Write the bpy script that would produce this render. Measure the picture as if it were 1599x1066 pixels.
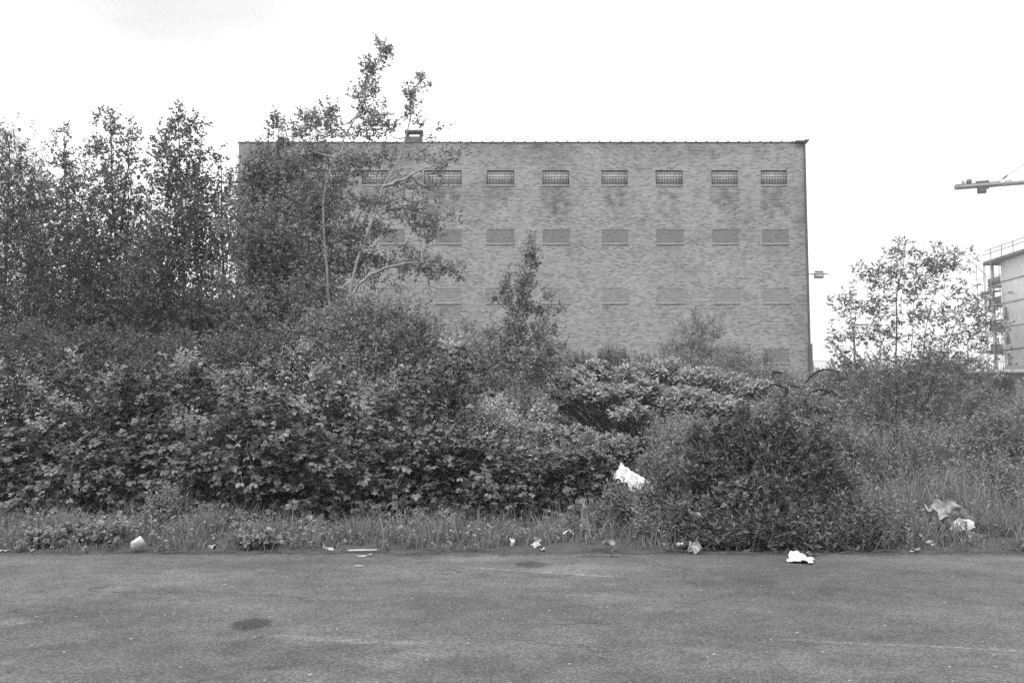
import bpy, math, random
import numpy as np
from mathutils import Vector, Matrix, Quaternion

# ------------------------------------------------------------------ camera, sky, sun, exposure
for o in list(bpy.data.objects):
    bpy.data.objects.remove(o)
scene = bpy.context.scene
COL = scene.collection
R = math.radians
EYE = 1.6
FPX = 1450.0                      # focal length in photograph pixels (1599 wide)
PITCH = math.atan(117.0 / FPX)    # horizon lies near row 650 of the photograph
cam_d = bpy.data.cameras.new('camera')
cam = bpy.data.objects.new('camera', cam_d)
COL.objects.link(cam)
cam.location = (0, 0, EYE)
cam.rotation_euler = (R(90) + PITCH, 0, 0)
cam_d.sensor_width = 36
cam_d.lens = 36 * FPX / 1599
cam_d.clip_start = 0.1
cam_d.clip_end = 5000
scene.camera = cam

SUN_EL, SUN_AZ = 66, 200          # azimuth measured clockwise from +Y
world = bpy.data.worlds.new('World')
scene.world = world
world.use_nodes = True
wt = world.node_tree
wt.nodes.clear()
wo = wt.nodes.new('ShaderNodeOutputWorld')
wb = wt.nodes.new('ShaderNodeBackground')
sky = wt.nodes.new('ShaderNodeTexSky')
sky.sky_type = 'NISHITA'
sky.sun_disc = False
sky.sun_elevation = R(SUN_EL)
sky.sun_rotation = R(SUN_AZ)
sky.dust_density = 4
bw = wt.nodes.new('ShaderNodeRGBToBW')
wt.links.new(sky.outputs[0], bw.inputs[0])
tc = wt.nodes.new('ShaderNodeTexCoord')
mp = wt.nodes.new('ShaderNodeMapping')
mp.inputs['Scale'].default_value = (1.0, 1.0, 2.6)
mp.inputs['Location'].default_value = (1.88, 0.4, -0.87)
wt.links.new(tc.outputs['Generated'], mp.inputs[0])
cn = wt.nodes.new('ShaderNodeTexNoise')
cn.inputs['Scale'].default_value = 1.7
cn.inputs['Detail'].default_value = 5
cn.inputs['Roughness'].default_value = 0.5
wt.links.new(mp.outputs[0], cn.inputs['Vector'])
mr = wt.nodes.new('ShaderNodeMapRange')          # cloud deck, an even bright overcast
mr.inputs[1].default_value = 0.3
mr.inputs[2].default_value = 0.62
mr.inputs[3].default_value = 3.45
mr.inputs[4].default_value = 6.6
wt.links.new(cn.outputs[0], mr.inputs[0])
mx = wt.nodes.new('ShaderNodeMix')
mx.data_type = 'FLOAT'
mx.inputs[0].default_value = 0.9
wt.links.new(bw.outputs[0], mx.inputs[2])
wt.links.new(mr.outputs[0], mx.inputs[3])
wt.links.new(mx.outputs[0], wb.inputs[0])
wb.inputs[1].default_value = 0.1
wt.links.new(wb.outputs[0], wo.inputs[0])

sun_d = bpy.data.lights.new('sun', 'SUN')
sun_d.energy = 1.5
sun_d.angle = R(35)
sun_d.color = (1, 1, 1)           # the photograph is black and white
sun = bpy.data.objects.new('sun', sun_d)
COL.objects.link(sun)
az = R(SUN_AZ)
sdir = Vector((math.sin(az) * math.cos(R(SUN_EL)), math.cos(az) * math.cos(R(SUN_EL)), math.sin(R(SUN_EL))))
sun.rotation_euler = sdir.to_track_quat('Z', 'Y').to_euler()

vs = scene.view_settings
vs.view_transform = 'Standard'
vs.look = 'None'
vs.exposure = 1.3
vs.gamma = 1
vs.use_curve_mapping = False
cy = scene.cycles
cy.max_bounces = 6
cy.diffuse_bounces = 4
cy.glossy_bounces = 2
cy.transmission_bounces = 3
cy.volume_bounces = 1
cy.use_denoising = False

# ------------------------------------------------------------------ helpers
rng = np.random.default_rng(11)
CP, SP = math.cos(PITCH), math.sin(PITCH)

def P(px, py, Y):
    """the place at distance Y that the photograph shows at pixel px, py"""
    u = 533.0 - py
    k = Y / (FPX * CP - u * SP)
    return np.array([(px - 799.5) * k, Y, EYE + (FPX * SP + u * CP) * k])

def on_ground(px, py, z=0.0):
    u = 533.0 - py
    k = (z - EYE) / (FPX * SP + u * CP)
    return np.array([(px - 799.5) * k, (FPX * CP - u * SP) * k, z])

def unit(v):
    return v / np.maximum(np.linalg.norm(v, axis=-1, keepdims=True), 1e-9)

ORG = {}

def thing(name, label, cat, loc=(0, 0, 0), group=None):
    o = bpy.data.objects.new(name, None)
    COL.objects.link(o)
    o.empty_display_size = 0.2
    o.location = loc
    o['label'] = label
    o['category'] = cat
    if group:
        o['group'] = group
    ORG[o.name] = np.array(loc, float)
    return o

def tag(o, label, cat=None, kind=None, group=None):
    if label: o['label'] = label
    if cat: o['category'] = cat
    if kind: o['kind'] = kind
    if group: o['group'] = group
    return o

def mesh_data(name, V, faces, mat, tone=None, stain=None, smooth=False):
    V = np.asarray(V, np.float32)
    fl = [np.asarray(f, np.int32) for f in faces if len(f)]
    me = bpy.data.meshes.new(name)
    me.vertices.add(len(V))
    me.vertices.foreach_set('co', V.ravel())
    li = np.concatenate([f.ravel() for f in fl])
    lt = np.concatenate([np.full(len(f), f.shape[1], np.int32) for f in fl])
    ls = np.concatenate([[0], np.cumsum(lt)[:-1]]).astype(np.int32)
    me.loops.add(len(li))
    me.loops.foreach_set('vertex_index', li)
    me.polygons.add(len(lt))
    me.polygons.foreach_set('loop_start', ls)
    me.polygons.foreach_set('loop_total', lt)
    if smooth:
        me.polygons.foreach_set('use_smooth', np.ones(len(lt), bool))
    for nm, arr in (('tone', tone), ('stain', stain)):
        if arr is not None:
            a = me.attributes.new(nm, 'FLOAT', 'POINT')
            a.data.foreach_set('value', np.asarray(arr, np.float32))
    me.update(calc_edges=True)
    me.validate()
    me.materials.append(mat)
    return me

def mk(name, V, faces, mat, parent=None, **kw):
    V = np.asarray(V, float)
    org = ORG[parent.name] if parent is not None else np.zeros(3)
    o = bpy.data.objects.new(name, mesh_data(name, V - org, faces, mat, **kw))
    COL.objects.link(o)
    if parent is not None:
        o.parent = parent
    ORG[o.name] = org
    return o

class MB:
    """collects simple solids, builds one mesh"""
    def __init__(s):
        s.V, s.F3, s.F4, s.n = [], [], [], 0
    def add(s, V, f4=(), f3=()):
        V = np.asarray(V, float)
        s.V.append(V)
        if len(f4): s.F4.append(np.asarray(f4) + s.n)
        if len(f3): s.F3.append(np.asarray(f3) + s.n)
        s.n += len(V)
    def box(s, x0, x1, y0, y1, z0, z1):
        V = [(x, y, z) for z in (z0, z1) for y in (y0, y1) for x in (x0, x1)]
        s.add(V, [(0, 2, 3, 1), (4, 5, 7, 6), (0, 1, 5, 4), (2, 6, 7, 3), (0, 4, 6, 2), (1, 3, 7, 5)])
    def beam(s, a, b, w, h=None):
        a, b = np.asarray(a, float), np.asarray(b, float)
        h = h or w
        d = unit(b - a)
        up = np.array([0, 0, 1.0]) if abs(d[2]) < 0.95 else np.array([0, 1.0, 0])
        r = unit(np.cross(d, up)); u = np.cross(r, d)
        V = [p + r * sx * w / 2 + u * sz * h / 2 for p in (a, b) for sx, sz in ((-1, -1), (1, -1), (1, 1), (-1, 1))]
        s.add(V, [(0, 1, 2, 3), (7, 6, 5, 4), (0, 4, 5, 1), (1, 5, 6, 2), (2, 6, 7, 3), (3, 7, 4, 0)])
    def tube(s, pts, rad, k=8):
        V, f = tubes(np.asarray(pts, float)[None], np.broadcast_to(np.asarray(rad, float), (len(pts),))[None], k)
        s.add(V, f)
    def cyl(s, c, axis, r, h, k=16):
        axis = unit(np.asarray(axis, float)); c = np.asarray(c, float)
        t = np.array([0, 0, 1.0]) if abs(axis[2]) < 0.9 else np.array([1.0, 0, 0])
        a = unit(np.cross(axis, t)); b = np.cross(axis, a)
        th = np.arange(k) * 2 * math.pi / k
        ring = np.cos(th)[:, None] * a * r + np.sin(th)[:, None] * b * r
        V = np.concatenate([c - axis * h / 2 + ring, c + axis * h / 2 + ring, [c - axis * h / 2], [c + axis * h / 2]])
        i = np.arange(k); j = (i + 1) % k
        s.add(V, np.stack([i, j, j + k, i + k], 1), np.concatenate([np.stack([j, i, np.full(k, 2 * k)], 1), np.stack([i + k, j + k, np.full(k, 2 * k + 1)], 1)]))
    def build(s, name, mat, parent=None, **kw):
        return mk(name, np.concatenate(s.V), [np.concatenate(f) for f in (s.F4, s.F3) if f], mat, parent, **kw)

def tubes(pts, rad, k=5):
    """pts (N,M,3), rad (N,M): N open tubes of k sides"""
    N, M, _ = pts.shape
    d = unit(np.gradient(pts, axis=1))
    ref = np.where(np.abs(d[:, :1, 2:3]) < 0.9, np.array([0, 0, 1.0]), np.array([1.0, 0.2, 0]))
    a = unit(np.cross(d, np.broadcast_to(ref, d.shape)))
    b = np.cross(d, a)
    th = np.arange(k) * 2 * math.pi / k
    V = pts[:, :, None] + rad[:, :, None, None] * (np.cos(th)[:, None] * a[:, :, None] + np.sin(th)[:, None] * b[:, :, None])
    idx = np.arange(N * M * k).reshape(N, M, k)
    q = np.stack([idx[:, :-1], np.roll(idx, -1, 2)[:, :-1], np.roll(idx, -1, 2)[:, 1:], idx[:, 1:]], -1).reshape(-1, 4)
    return V.reshape(-1, 3), q

def smooth_path(pts, m):
    pts = np.asarray(pts, float)
    if len(pts) == 2:
        t = np.linspace(0, 1, m)[:, None]
        return pts[0] * (1 - t) + pts[1] * t
    s = np.concatenate([[0], np.cumsum(np.linalg.norm(np.diff(pts, axis=0), axis=1))])
    u = np.linspace(0, s[-1], m)
    tan = np.gradient(pts, s, axis=0)
    i = np.clip(np.searchsorted(s, u, 'right') - 1, 0, len(pts) - 2)
    h = (s[i + 1] - s[i])[:, None]
    t = ((u - s[i]) / (s[i + 1] - s[i]))[:, None]
    return ((2 * t**3 - 3 * t**2 + 1) * pts[i] + (t**3 - 2 * t**2 + t) * h * tan[i] + (-2 * t**3 + 3 * t**2) * pts[i + 1] + (t**3 - t**2) * h * tan[i + 1])

class Noise:
    def __init__(s, seed, freq, n=28, dim=3):
        r = np.random.default_rng(seed)
        k = unit(r.normal(size=(n, dim))) * (freq * (0.6 + 0.8 * r.random((n, 1))))
        s.k, s.p, s.n = k * 2 * math.pi, r.random(n) * 2 * math.pi, n
    def __call__(s, x):
        return np.sin(x @ s.k.T + s.p).sum(-1) / math.sqrt(s.n / 2)

# ------------------------------------------------------------------ materials (all grey: the photograph is black and white)
def new_mat(name):
    m = bpy.data.materials.new(name)
    m.use_nodes = True
    m.node_tree.nodes.clear()
    return m, m.node_tree

class N:
    """tiny node builder"""
    def __init__(s, nt):
        s.nt = nt
    def node(s, t, **kw):
        n = s.nt.nodes.new(t)
        for k, v in kw.items():
            setattr(n, k, v)
        return n
    def put(s, sock, v):
        if hasattr(v, 'is_output') or hasattr(v, 'links'):
            s.nt.links.new(v, sock)
        else:
            sock.default_value = v
    def math(s, op, a, b=0.0, c=0.0, clamp=False):
        n = s.node('ShaderNodeMath', operation=op, use_clamp=clamp)
        for i, v in enumerate((a, b, c)):
            s.put(n.inputs[i], v)
        return n.outputs[0]
    def coords(s, scale=(1, 1, 1), loc=(0, 0, 0), kind='Object'):
        t = s.node('ShaderNodeTexCoord')
        m = s.node('ShaderNodeMapping')
        m.inputs['Scale'].default_value = scale
        m.inputs['Location'].default_value = loc
        s.nt.links.new(t.outputs[kind], m.inputs[0])
        return m.outputs[0]
    def noise(s, vec, scale, detail=4, rough=0.55):
        n = s.node('ShaderNodeTexNoise')
        s.put(n.inputs['Vector'], vec)
        n.inputs['Scale'].default_value = scale
        n.inputs['Detail'].default_value = detail
        n.inputs['Roughness'].default_value = rough
        return n.outputs[0]
    def vor(s, vec, scale, feature='F1', out='Distance', rnd=1.0):
        n = s.node('ShaderNodeTexVoronoi', feature=feature)
        s.put(n.inputs['Vector'], vec)
        n.inputs['Scale'].default_value = scale
        n.inputs['Randomness'].default_value = rnd
        return n.outputs[out]
    def rng(s, v, a, b, lo=0.0, hi=1.0, smooth=True):
        n = s.node('ShaderNodeMapRange')
        if smooth: n.interpolation_type = 'SMOOTHSTEP'
        s.put(n.inputs[0], v)
        n.inputs[1].default_value, n.inputs[2].default_value = a, b
        n.inputs[3].default_value, n.inputs[4].default_value = lo, hi
        return n.outputs[0]
    def mix(s, f, a, b):
        n = s.node('ShaderNodeMix', data_type='FLOAT')
        s.put(n.inputs[0], f); s.put(n.inputs[2], a); s.put(n.inputs[3], b)
        return n.outputs[0]
    def attr(s, name):
        return s.node('ShaderNodeAttribute', attribute_name=name).outputs['Fac']
    def grey(s, v):
        c = s.node('ShaderNodeCombineColor')
        for i in range(3): s.put(c.inputs[i], v)
        return c.outputs[0]
    def bump(s, h, strength, dist):
        b = s.node('ShaderNodeBump')
        s.put(b.inputs['Height'], h)
        b.inputs['Strength'].default_value = strength
        b.inputs['Distance'].default_value = dist
        return b.outputs[0]
    def bsdf(s, value, rough=0.8, spec=0.3, normal=None, metal=0.0):
        p = s.node('ShaderNodeBsdfPrincipled')
        s.nt.links.new(s.grey(value), p.inputs['Base Color'])
        s.put(p.inputs['Roughness'], rough)
        p.inputs['Specular IOR Level'].default_value = spec
        p.inputs['Metallic'].default_value = metal
        if normal is not None: s.nt.links.new(normal, p.inputs['Normal'])
        return p.outputs[0]
    def out(s, sh):
        o = s.node('ShaderNodeOutputMaterial')
        s.nt.links.new(sh, o.inputs[0])

def plain(name, lo, hi, scale=3.0, rough=0.75, spec=0.3, bump=0.0, bdist=0.01, metal=0.0, stretch=(1, 1, 1)):
    m, nt = new_mat(name)
    n = N(nt)
    v = n.coords(stretch)
    f = n.noise(v, scale, 6, 0.6)
    f2 = n.rng(f, 0.3, 0.7)
    nb = n.bump(n.noise(v, scale * 6, 4), bump, bdist) if bump else None
    n.out(n.bsdf(n.mix(f2, lo, hi), rough, spec, nb, metal))
    return m

def leaf_mat(name, lo, hi, trans=0.3, rough=0.5, spec=0.35):
    m, nt = new_mat(name)
    n = N(nt)
    val = n.mix(n.attr('tone'), lo, hi)
    p = n.bsdf(val, rough, spec)
    t = n.node('ShaderNodeBsdfTranslucent')
    nt.links.new(n.grey(n.math('MULTIPLY', val, 1.15)), t.inputs[0])
    a = n.node('ShaderNodeMixShader')
    a.inputs[0].default_value = trans
    nt.links.new(p, a.inputs[1]); nt.links.new(t.outputs[0], a.inputs[2])
    n.out(a.outputs[0])
    return m

def brick_mat(name, lo, hi, mortar, use_stain=True, stain_dark=0.5):
    m, nt = new_mat(name)
    n = N(nt)
    t = n.node('ShaderNodeTexCoord')
    sep = n.node('ShaderNodeSeparateXYZ')
    nt.links.new(t.outputs['Object'], sep.inputs[0])
    cmb = n.node('ShaderNodeCombineXYZ')                     # walls stand in x-z and y-z: run courses along x + y
    nt.links.new(n.math('ADD', sep.outputs[0], sep.outputs[1]), cmb.inputs[0])
    nt.links.new(sep.outputs[2], cmb.inputs[1])
    b = n.node('ShaderNodeTexBrick')
    nt.links.new(cmb.outputs[0], b.inputs['Vector'])
    b.inputs['Color1'].default_value = (0, 0, 0, 1)
    b.inputs['Color2'].default_value = (1, 1, 1, 1)
    b.inputs['Mortar'].default_value = (0.5, 0.5, 0.5, 1)
    b.inputs['Scale'].default_value = 1
    b.inputs['Mortar Size'].default_value = 0.010
    b.inputs['Brick Width'].default_value = 0.225
    b.inputs['Row Height'].default_value = 0.075
    b.offset = 0.5
    per = n.node('ShaderNodeRGBToBW')
    nt.links.new(b.outputs['Color'], per.inputs[0])
    cl = n.noise(cmb.outputs[0], 0.55, 5, 0.6)                # clumps of darker and lighter bricks
    mpn = n.node('ShaderNodeMapping')
    mpn.inputs['Scale'].default_value = (9.0, 13.0, 1)
    nt.links.new(cmb.outputs[0], mpn.inputs[0])
    c2 = n.noise(mpn.outputs[0], 1.0, 4, 0.75)
    f = n.math('ADD', n.math('MULTIPLY', per.outputs[0], 0.62), n.math('MULTIPLY', n.rng(cl, 0.3, 0.7), 0.18))
    f = n.math('ADD', f, n.math('MULTIPLY', n.rng(c2, 0.35, 0.65), 0.14))
    f = n.rng(f, 0.08, 0.88, 0, 1, False)
    val = n.mix(f, lo, hi)
    val = n.mix(b.outputs['Fac'], val, mortar)
    val = n.math('MULTIPLY', val, n.mix(n.math('LESS_THAN', per.outputs[0], 0.13), 1.0, 0.86))
    if use_stain:
        val = n.math('MULTIPLY', val, n.mix(n.attr('stain'), 1.0, stain_dark))
    h = n.math('SUBTRACT', 1.0, b.outputs['Fac'])
    n.out(n.bsdf(val, 0.9, 0.2, n.bump(h, 0.5, 0.006)))
    return m

M = {}
M['brick'] = brick_mat('brick_wall', 0.14, 0.38, 0.36)
M['brick_infill'] = brick_mat('brick_infill', 0.15, 0.22, 0.2, False)
M['brick_infill_pale'] = brick_mat('brick_infill_pale', 0.195, 0.285, 0.26, False)
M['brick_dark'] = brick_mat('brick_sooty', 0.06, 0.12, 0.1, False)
M['sill'] = plain('stone_sill', 0.34, 0.42, 4)
M['iron'] = plain('painted_iron', 0.09, 0.15, 6, 0.6)
M['pane'] = plain('dusty_wired_glass', 0.36, 0.5, 3, 0.8, 0.15)
M['lintel'] = plain('window_reveal', 0.22, 0.3, 5)
M['coping'] = plain('weathered_coping', 0.09, 0.14, 3)
M['concrete'] = plain('concrete', 0.5, 0.62, 0.6, 0.85, 0.2)
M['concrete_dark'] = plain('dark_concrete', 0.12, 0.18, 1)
M['glass_dark'] = plain('dark_glass', 0.03, 0.05, 2, 0.15, 0.5)
M['steel'] = plain('galvanised_steel', 0.28, 0.36, 2, 0.5, 0.4)
M['steel_dark'] = plain('dark_steel', 0.07, 0.12, 2, 0.6)
M['crane_paint'] = plain('pale_crane_paint', 0.30, 0.40, 2, 0.5)
M['void'] = plain('dark_interior', 0.015, 0.02, 2)
M['soil'] = plain('dark_soil', 0.045, 0.085, 2.5, 0.95, 0.1, 0.6, 0.03)
M['bark_pale'] = plain('pale_poplar_bark', 0.2, 0.34, 6, 0.85, 0.2, 0.4, 0.01)
M['bark'] = plain('grey_bark', 0.07, 0.13, 8, 0.9, 0.15, 0.4, 0.01)
M['cane'] = plain('bramble_cane', 0.06, 0.12, 8, 0.7)
M['twig'] = plain('dry_twig', 0.12, 0.25, 9, 0.9, 0.1)
M['paper'] = plain('white_paper', 0.36, 0.58, 7, 0.75, 0.2)
M['card'] = plain('worn_cardboard', 0.18, 0.36, 9, 0.85, 0.15)
M['plastic'] = plain('white_plastic', 0.40, 0.56, 4, 0.4, 0.4)
M['dirty_paper'] = plain('dirty_paper', 0.18, 0.45, 14, 0.85, 0.15)
M['dark_cloth'] = plain('dark_wet_cloth', 0.05, 0.14, 8, 0.9, 0.15)
M['can'] = plain('dull_aluminium', 0.35, 0.6, 10, 0.35, 0.5, 0, 0, 0.7)
M['blossom'] = plain('pale_blossom', 0.5, 0.7, 20, 0.8, 0.1)

M['leaf_bramble'] = leaf_mat('bramble_leaf', 0.03, 0.15, 0.12, 0.40, 0.5)
M['leaf_poplar'] = leaf_mat('poplar_leaf', 0.12, 0.32, 0.4, 0.45, 0.4)
M['leaf_dark'] = leaf_mat('dark_leaf', 0.07, 0.20, 0.3)
M['leaf_shrub'] = leaf_mat('shrub_leaf', 0.14, 0.33, 0.35)
M['leaf_young_lit'] = leaf_mat('young_lit_bramble_leaf', 0.26, 0.46, 0.3, 0.45, 0.4)  # young leaves, tone raised further to paint the lit bramble tops
M['leaf_pale'] = leaf_mat('knotweed_leaf', 0.24, 0.42, 0.3, 0.36, 0.5)
M['leaf_roadside'] = leaf_mat('roadside_shrub_leaf', 0.045, 0.145, 0.3)
M['grass'] = leaf_mat('grass_blade', 0.15, 0.32, 0.4, 0.6, 0.25)
M['dry_grass'] = leaf_mat('dry_grass', 0.22, 0.36, 0.3, 0.8, 0.1)
M['seed_spike'] = leaf_mat('dark_seed_spike', 0.03, 0.05, 0.05, 0.9, 0.1)

EDGE = float(on_ground(800, 862)[1])      # where the asphalt ends

def road_mat():
    m, nt = new_mat('worn_asphalt')
    n = N(nt)
    v = n.coords()
    sep = n.node('ShaderNodeSeparateXYZ')
    nt.links.new(v, sep.inputs[0])
    fine = n.noise(v, 60, 4, 0.85)
    grit = n.vor(v, 38)
    big = n.noise(n.coords((0.8, 1.0, 1)), 0.7, 7, 0.7)
    mid = n.noise(n.coords((1, 1.2, 1), (4, 2, 0)), 2.6, 6, 0.75)
    val = n.rng(fine, 0.28, 0.72, 0.02, 0.19, False)
    val = n.math('MULTIPLY', val, n.rng(grit, 0.1, 0.75, 1.25, 0.72))
    val = n.math('MULTIPLY', val, n.rng(big, 0.3, 0.7, 0.72, 1.25))
    val = n.math('MULTIPLY', val, n.rng(mid, 0.3, 0.7, 0.80, 1.2))
    # light stone chips in the surface, only some cells
    vc = n.node('ShaderNodeTexVoronoi')
    nt.links.new(v, vc.inputs['Vector']); vc.inputs['Scale'].default_value = 16
    sc = n.node('ShaderNodeSeparateColor'); nt.links.new(vc.outputs['Color'], sc.inputs[0])
    chip = n.math('MULTIPLY', n.math('LESS_THAN', vc.outputs['Distance'], n.math('MULTIPLY', sc.outputs[1], 0.2)), n.math('GREATER_THAN', sc.outputs[0], 0.8))
    val = n.mix(chip, val, n.mix(sc.outputs[2], 0.14, 0.36))
    vd = n.node('ShaderNodeTexVoronoi')
    nt.links.new(n.coords((1, 1, 1), (7.3, 3.1, 0)), vd.inputs['Vector']); vd.inputs['Scale'].default_value = 22
    sd = n.node('ShaderNodeSeparateColor'); nt.links.new(vd.outputs['Color'], sd.inputs[0])
    pit = n.math('MULTIPLY', n.math('LESS_THAN', vd.outputs['Distance'], n.math('MULTIPLY', sd.outputs[1], 0.26)), n.math('GREATER_THAN', sd.outputs[0], 0.72))
    val = n.mix(n.math('MULTIPLY', pit, 0.55), val, 0.035)
    wob = n.math('MULTIPLY', n.math('SUBTRACT', n.noise(v, 5, 5, 0.65), 0.5), 1.0)
    def blob(px, py, rx, ry, f, soft=0.35):
        nonlocal val
        c = on_ground(px, py)
        l, r_ = on_ground(px - rx, py), on_ground(px + rx, py)
        a, b = on_ground(px, py - ry), on_ground(px, py + ry)
        hx, hy = (r_[0] - l[0]) / 2, abs(a[1] - b[1]) / 2
        dx = n.math('DIVIDE', n.math('SUBTRACT', sep.outputs[0], float(c[0])), float(hx))
        dy = n.math('DIVIDE', n.math('SUBTRACT', sep.outputs[1], float(c[1])), float(hy))
        d = n.math('SQRT', n.math('ADD', n.math('MULTIPLY', dx, dx), n.math('MULTIPLY', dy, dy)))
        d = n.math('ADD', d, wob)
        k = n.rng(d, 1 - soft, 1 + soft, 1, 0)
        val = n.math('MULTIPLY', val, n.mix(k, 1.0, f))
    blob(393, 974, 32, 9, 0.42, 0.22)          # oil stain
    blob(832, 881, 24, 5, 0.5, 0.3)            # worn hollow
    blob(662, 870, 18, 3, 0.72, 0.5)
    blob(110, 960, 75, 22, 0.86, 0.5)
    blob(1330, 905, 300, 28, 0.82, 0.5)  # shade on the road before the dark shrub, painted into the asphalt
    blob(930, 888, 100, 8, 1.3, 0.5)
    blob(740, 872, 60, 5, 1.3, 0.6)
    blob(300, 905, 130, 14, 1.15, 0.6)
    blob(1150, 960, 200, 30, 0.85, 0.6)
    blob(20, 970, 26, 5, 1.5, 0.6)
    blob(5, 1034, 18, 6, 1.5, 0.6)
    blob(620, 1030, 60, 12, 1.2, 0.6)
    wob2 = n.math('MULTIPLY', n.math('SUBTRACT', n.noise(v, 3.0, 6, 0.7), 0.5), 0.16)
    def seg(pa, pb, w, f, soft):
        nonlocal val
        a, b = on_ground(*pa), on_ground(*pb)
        d = b[:2] - a[:2]; L = float(np.hypot(*d)); d = d / L
        ux = n.math('SUBTRACT', sep.outputs[0], float(a[0])); uy = n.math('SUBTRACT', sep.outputs[1], float(a[1]))
        t = n.math('ADD', n.math('MULTIPLY', ux, float(d[0])), n.math('MULTIPLY', uy, float(d[1])))
        s = n.math('ABSOLUTE', n.math('ADD', n.math('ADD', n.math('MULTIPLY', ux, -float(d[1])), n.math('MULTIPLY', uy, float(d[0]))), wob2))
        inside = n.math('MULTIPLY', n.rng(t, -0.1, 0.1), n.rng(t, L - 0.1, L + 0.1, 1, 0))
        k = n.math('MULTIPLY', n.rng(s, w * (1 - soft), w * (1 + soft), 1, 0), inside)
        br = n.rng(n.noise(v, 9, 3, 0.6), 0.38, 0.55)
        k = n.math('MULTIPLY', k, br)
        val = n.math('MULTIPLY', val, n.mix(k, 1.0, f))
    seg((384, 1001), (436, 985), 0.012, 0.4, 0.6)
    seg((425, 993), (640, 1004), 0.06, 1.6, 0.9)
    seg((600, 1015), (760, 1030), 0.08, 1.2, 0.9)
    seg((1222, 998), (1599, 1015), 0.03, 1.55, 0.8)
    seg((740, 886), (960, 900), 0.05, 1.6, 0.9)
    seg((880, 897), (980, 904), 0.018, 0.6, 0.7)
    seg((0, 938), (40, 938), 0.02, 0.5, 0.6)
    dirt = n.rng(n.math('ADD', sep.outputs[1], n.math('MULTIPLY', wob, 1.2)), EDGE - 0.42, EDGE + 0.05, 0, 1)
    val = n.mix(n.math('MULTIPLY', dirt, 0.75), val, 0.035)
    cr = n.node('ShaderNodeTexVoronoi', feature='DISTANCE_TO_EDGE')
    wv = n.node('ShaderNodeVectorMath', operation='ADD')
    nz3 = n.node('ShaderNodeTexNoise'); nt.links.new(v, nz3.inputs['Vector']); nz3.inputs['Scale'].default_value = 2.2; nz3.inputs['Detail'].default_value = 6
    sc3 = n.node('ShaderNodeVectorMath', operation='SCALE'); nt.links.new(nz3.outputs['Color'], sc3.inputs[0]); sc3.inputs['Scale'].default_value = 0.7
    nt.links.new(v, wv.inputs[0]); nt.links.new(sc3.outputs[0], wv.inputs[1])
    nt.links.new(wv.outputs[0], cr.inputs['Vector']); cr.inputs['Scale'].default_value = 0.42
    crk = n.math('MULTIPLY', n.rng(cr.outputs['Distance'], 0.0015, 0.006, 1, 0), n.rng(n.noise(n.coords((1, 1, 1), (9, 1, 0)), 0.5, 3), 0.47, 0.58))
    val = n.mix(n.math('MULTIPLY', crk, 0.7), val, 0.03)
    h = n.math('ADD', n.math('MULTIPLY', fine, 0.6), n.math('MULTIPLY', n.math('SUBTRACT', 1.0, grit), 0.8))
    n.out(n.bsdf(val, 0.85, 0.3, n.bump(h, 0.55, 0.006)))
    return m
M['road'] = road_mat()

# ------------------------------------------------------------------ ground and road
gn1, gn2 = Noise(3, 0.35, dim=2), Noise(4, 1.3, dim=2)
en = Noise(5, 0.9, dim=1)

def edge_y(x):
    x = np.asarray(x, float)
    return EDGE + 0.06 * en(x[..., None]) + 0.035 * en(x[..., None] * 4.1 + 3)

def gz(x, y):
    x, y = np.asarray(x, float), np.asarray(y, float)
    q = np.stack([x, y], -1)
    k = np.clip((y - edge_y(x)) / 0.6, 0, 1)
    return np.where(y < edge_y(x) - 0.02, -0.06, k * (0.07 + 0.05 * gn1(q) * np.clip(k, 0, 1) + 0.02 * gn2(q)) + (1 - k) * 0.005 - (y > 60) * 0.0)

def grid(xs, ys):
    X, Y = np.meshgrid(xs, ys)
    nx, ny = len(xs), len(ys)
    i = np.arange(nx * ny).reshape(ny, nx)
    q = np.stack([i[:-1, :-1], i[:-1, 1:], i[1:, 1:], i[1:, :-1]], -1).reshape(-1, 4)
    return X.ravel(), Y.ravel(), q
xs = np.concatenate([[-2500, -800, -250, -90, -40], np.arange(-20, 22, 0.3), [40, 90, 250, 800, 2500]])
ys = np.concatenate([[-800, -60, -6, 6, 10], np.arange(10.8, 13, 0.12), np.arange(13, 30, 0.4), [32, 36, 42, 50, 60, 80, 120, 250, 800, 2800]])
X, Y, q = grid(xs, ys)
ground = mk('ground', np.stack([X, Y, gz(X, Y)], 1), [q], M['soil'], smooth=True)
tag(ground, 'dark soil of the waste ground under the plants', None, 'structure')
xs = np.arange(-45, 45.01, 0.15)
ys = np.array([-20, 0, 4, 8, 10, 10.9, 11.0])
X, Y, q = grid(xs, ys)
Z = np.zeros_like(X)
last = Y == ys[-1]
Y = np.where(last, edge_y(X) + 0.02 * np.sin(X * 17.3) * np.sin(X * 5.1), Y)
V = np.stack([X, Y, Z], 1)
nv = len(V); lastI = np.where(last)[0]
V = np.concatenate([V, V[lastI] + np.array([0, 0.02, -0.07])])
sk = np.stack([lastI[:-1], lastI[1:], nv + np.arange(1, len(lastI)), nv + np.arange(len(lastI) - 1)], 1)
road = mk('road', V, [q, sk], M['road'])
tag(road, 'worn grey asphalt road with an oil stain and pale scrapes', None, 'structure')

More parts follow.
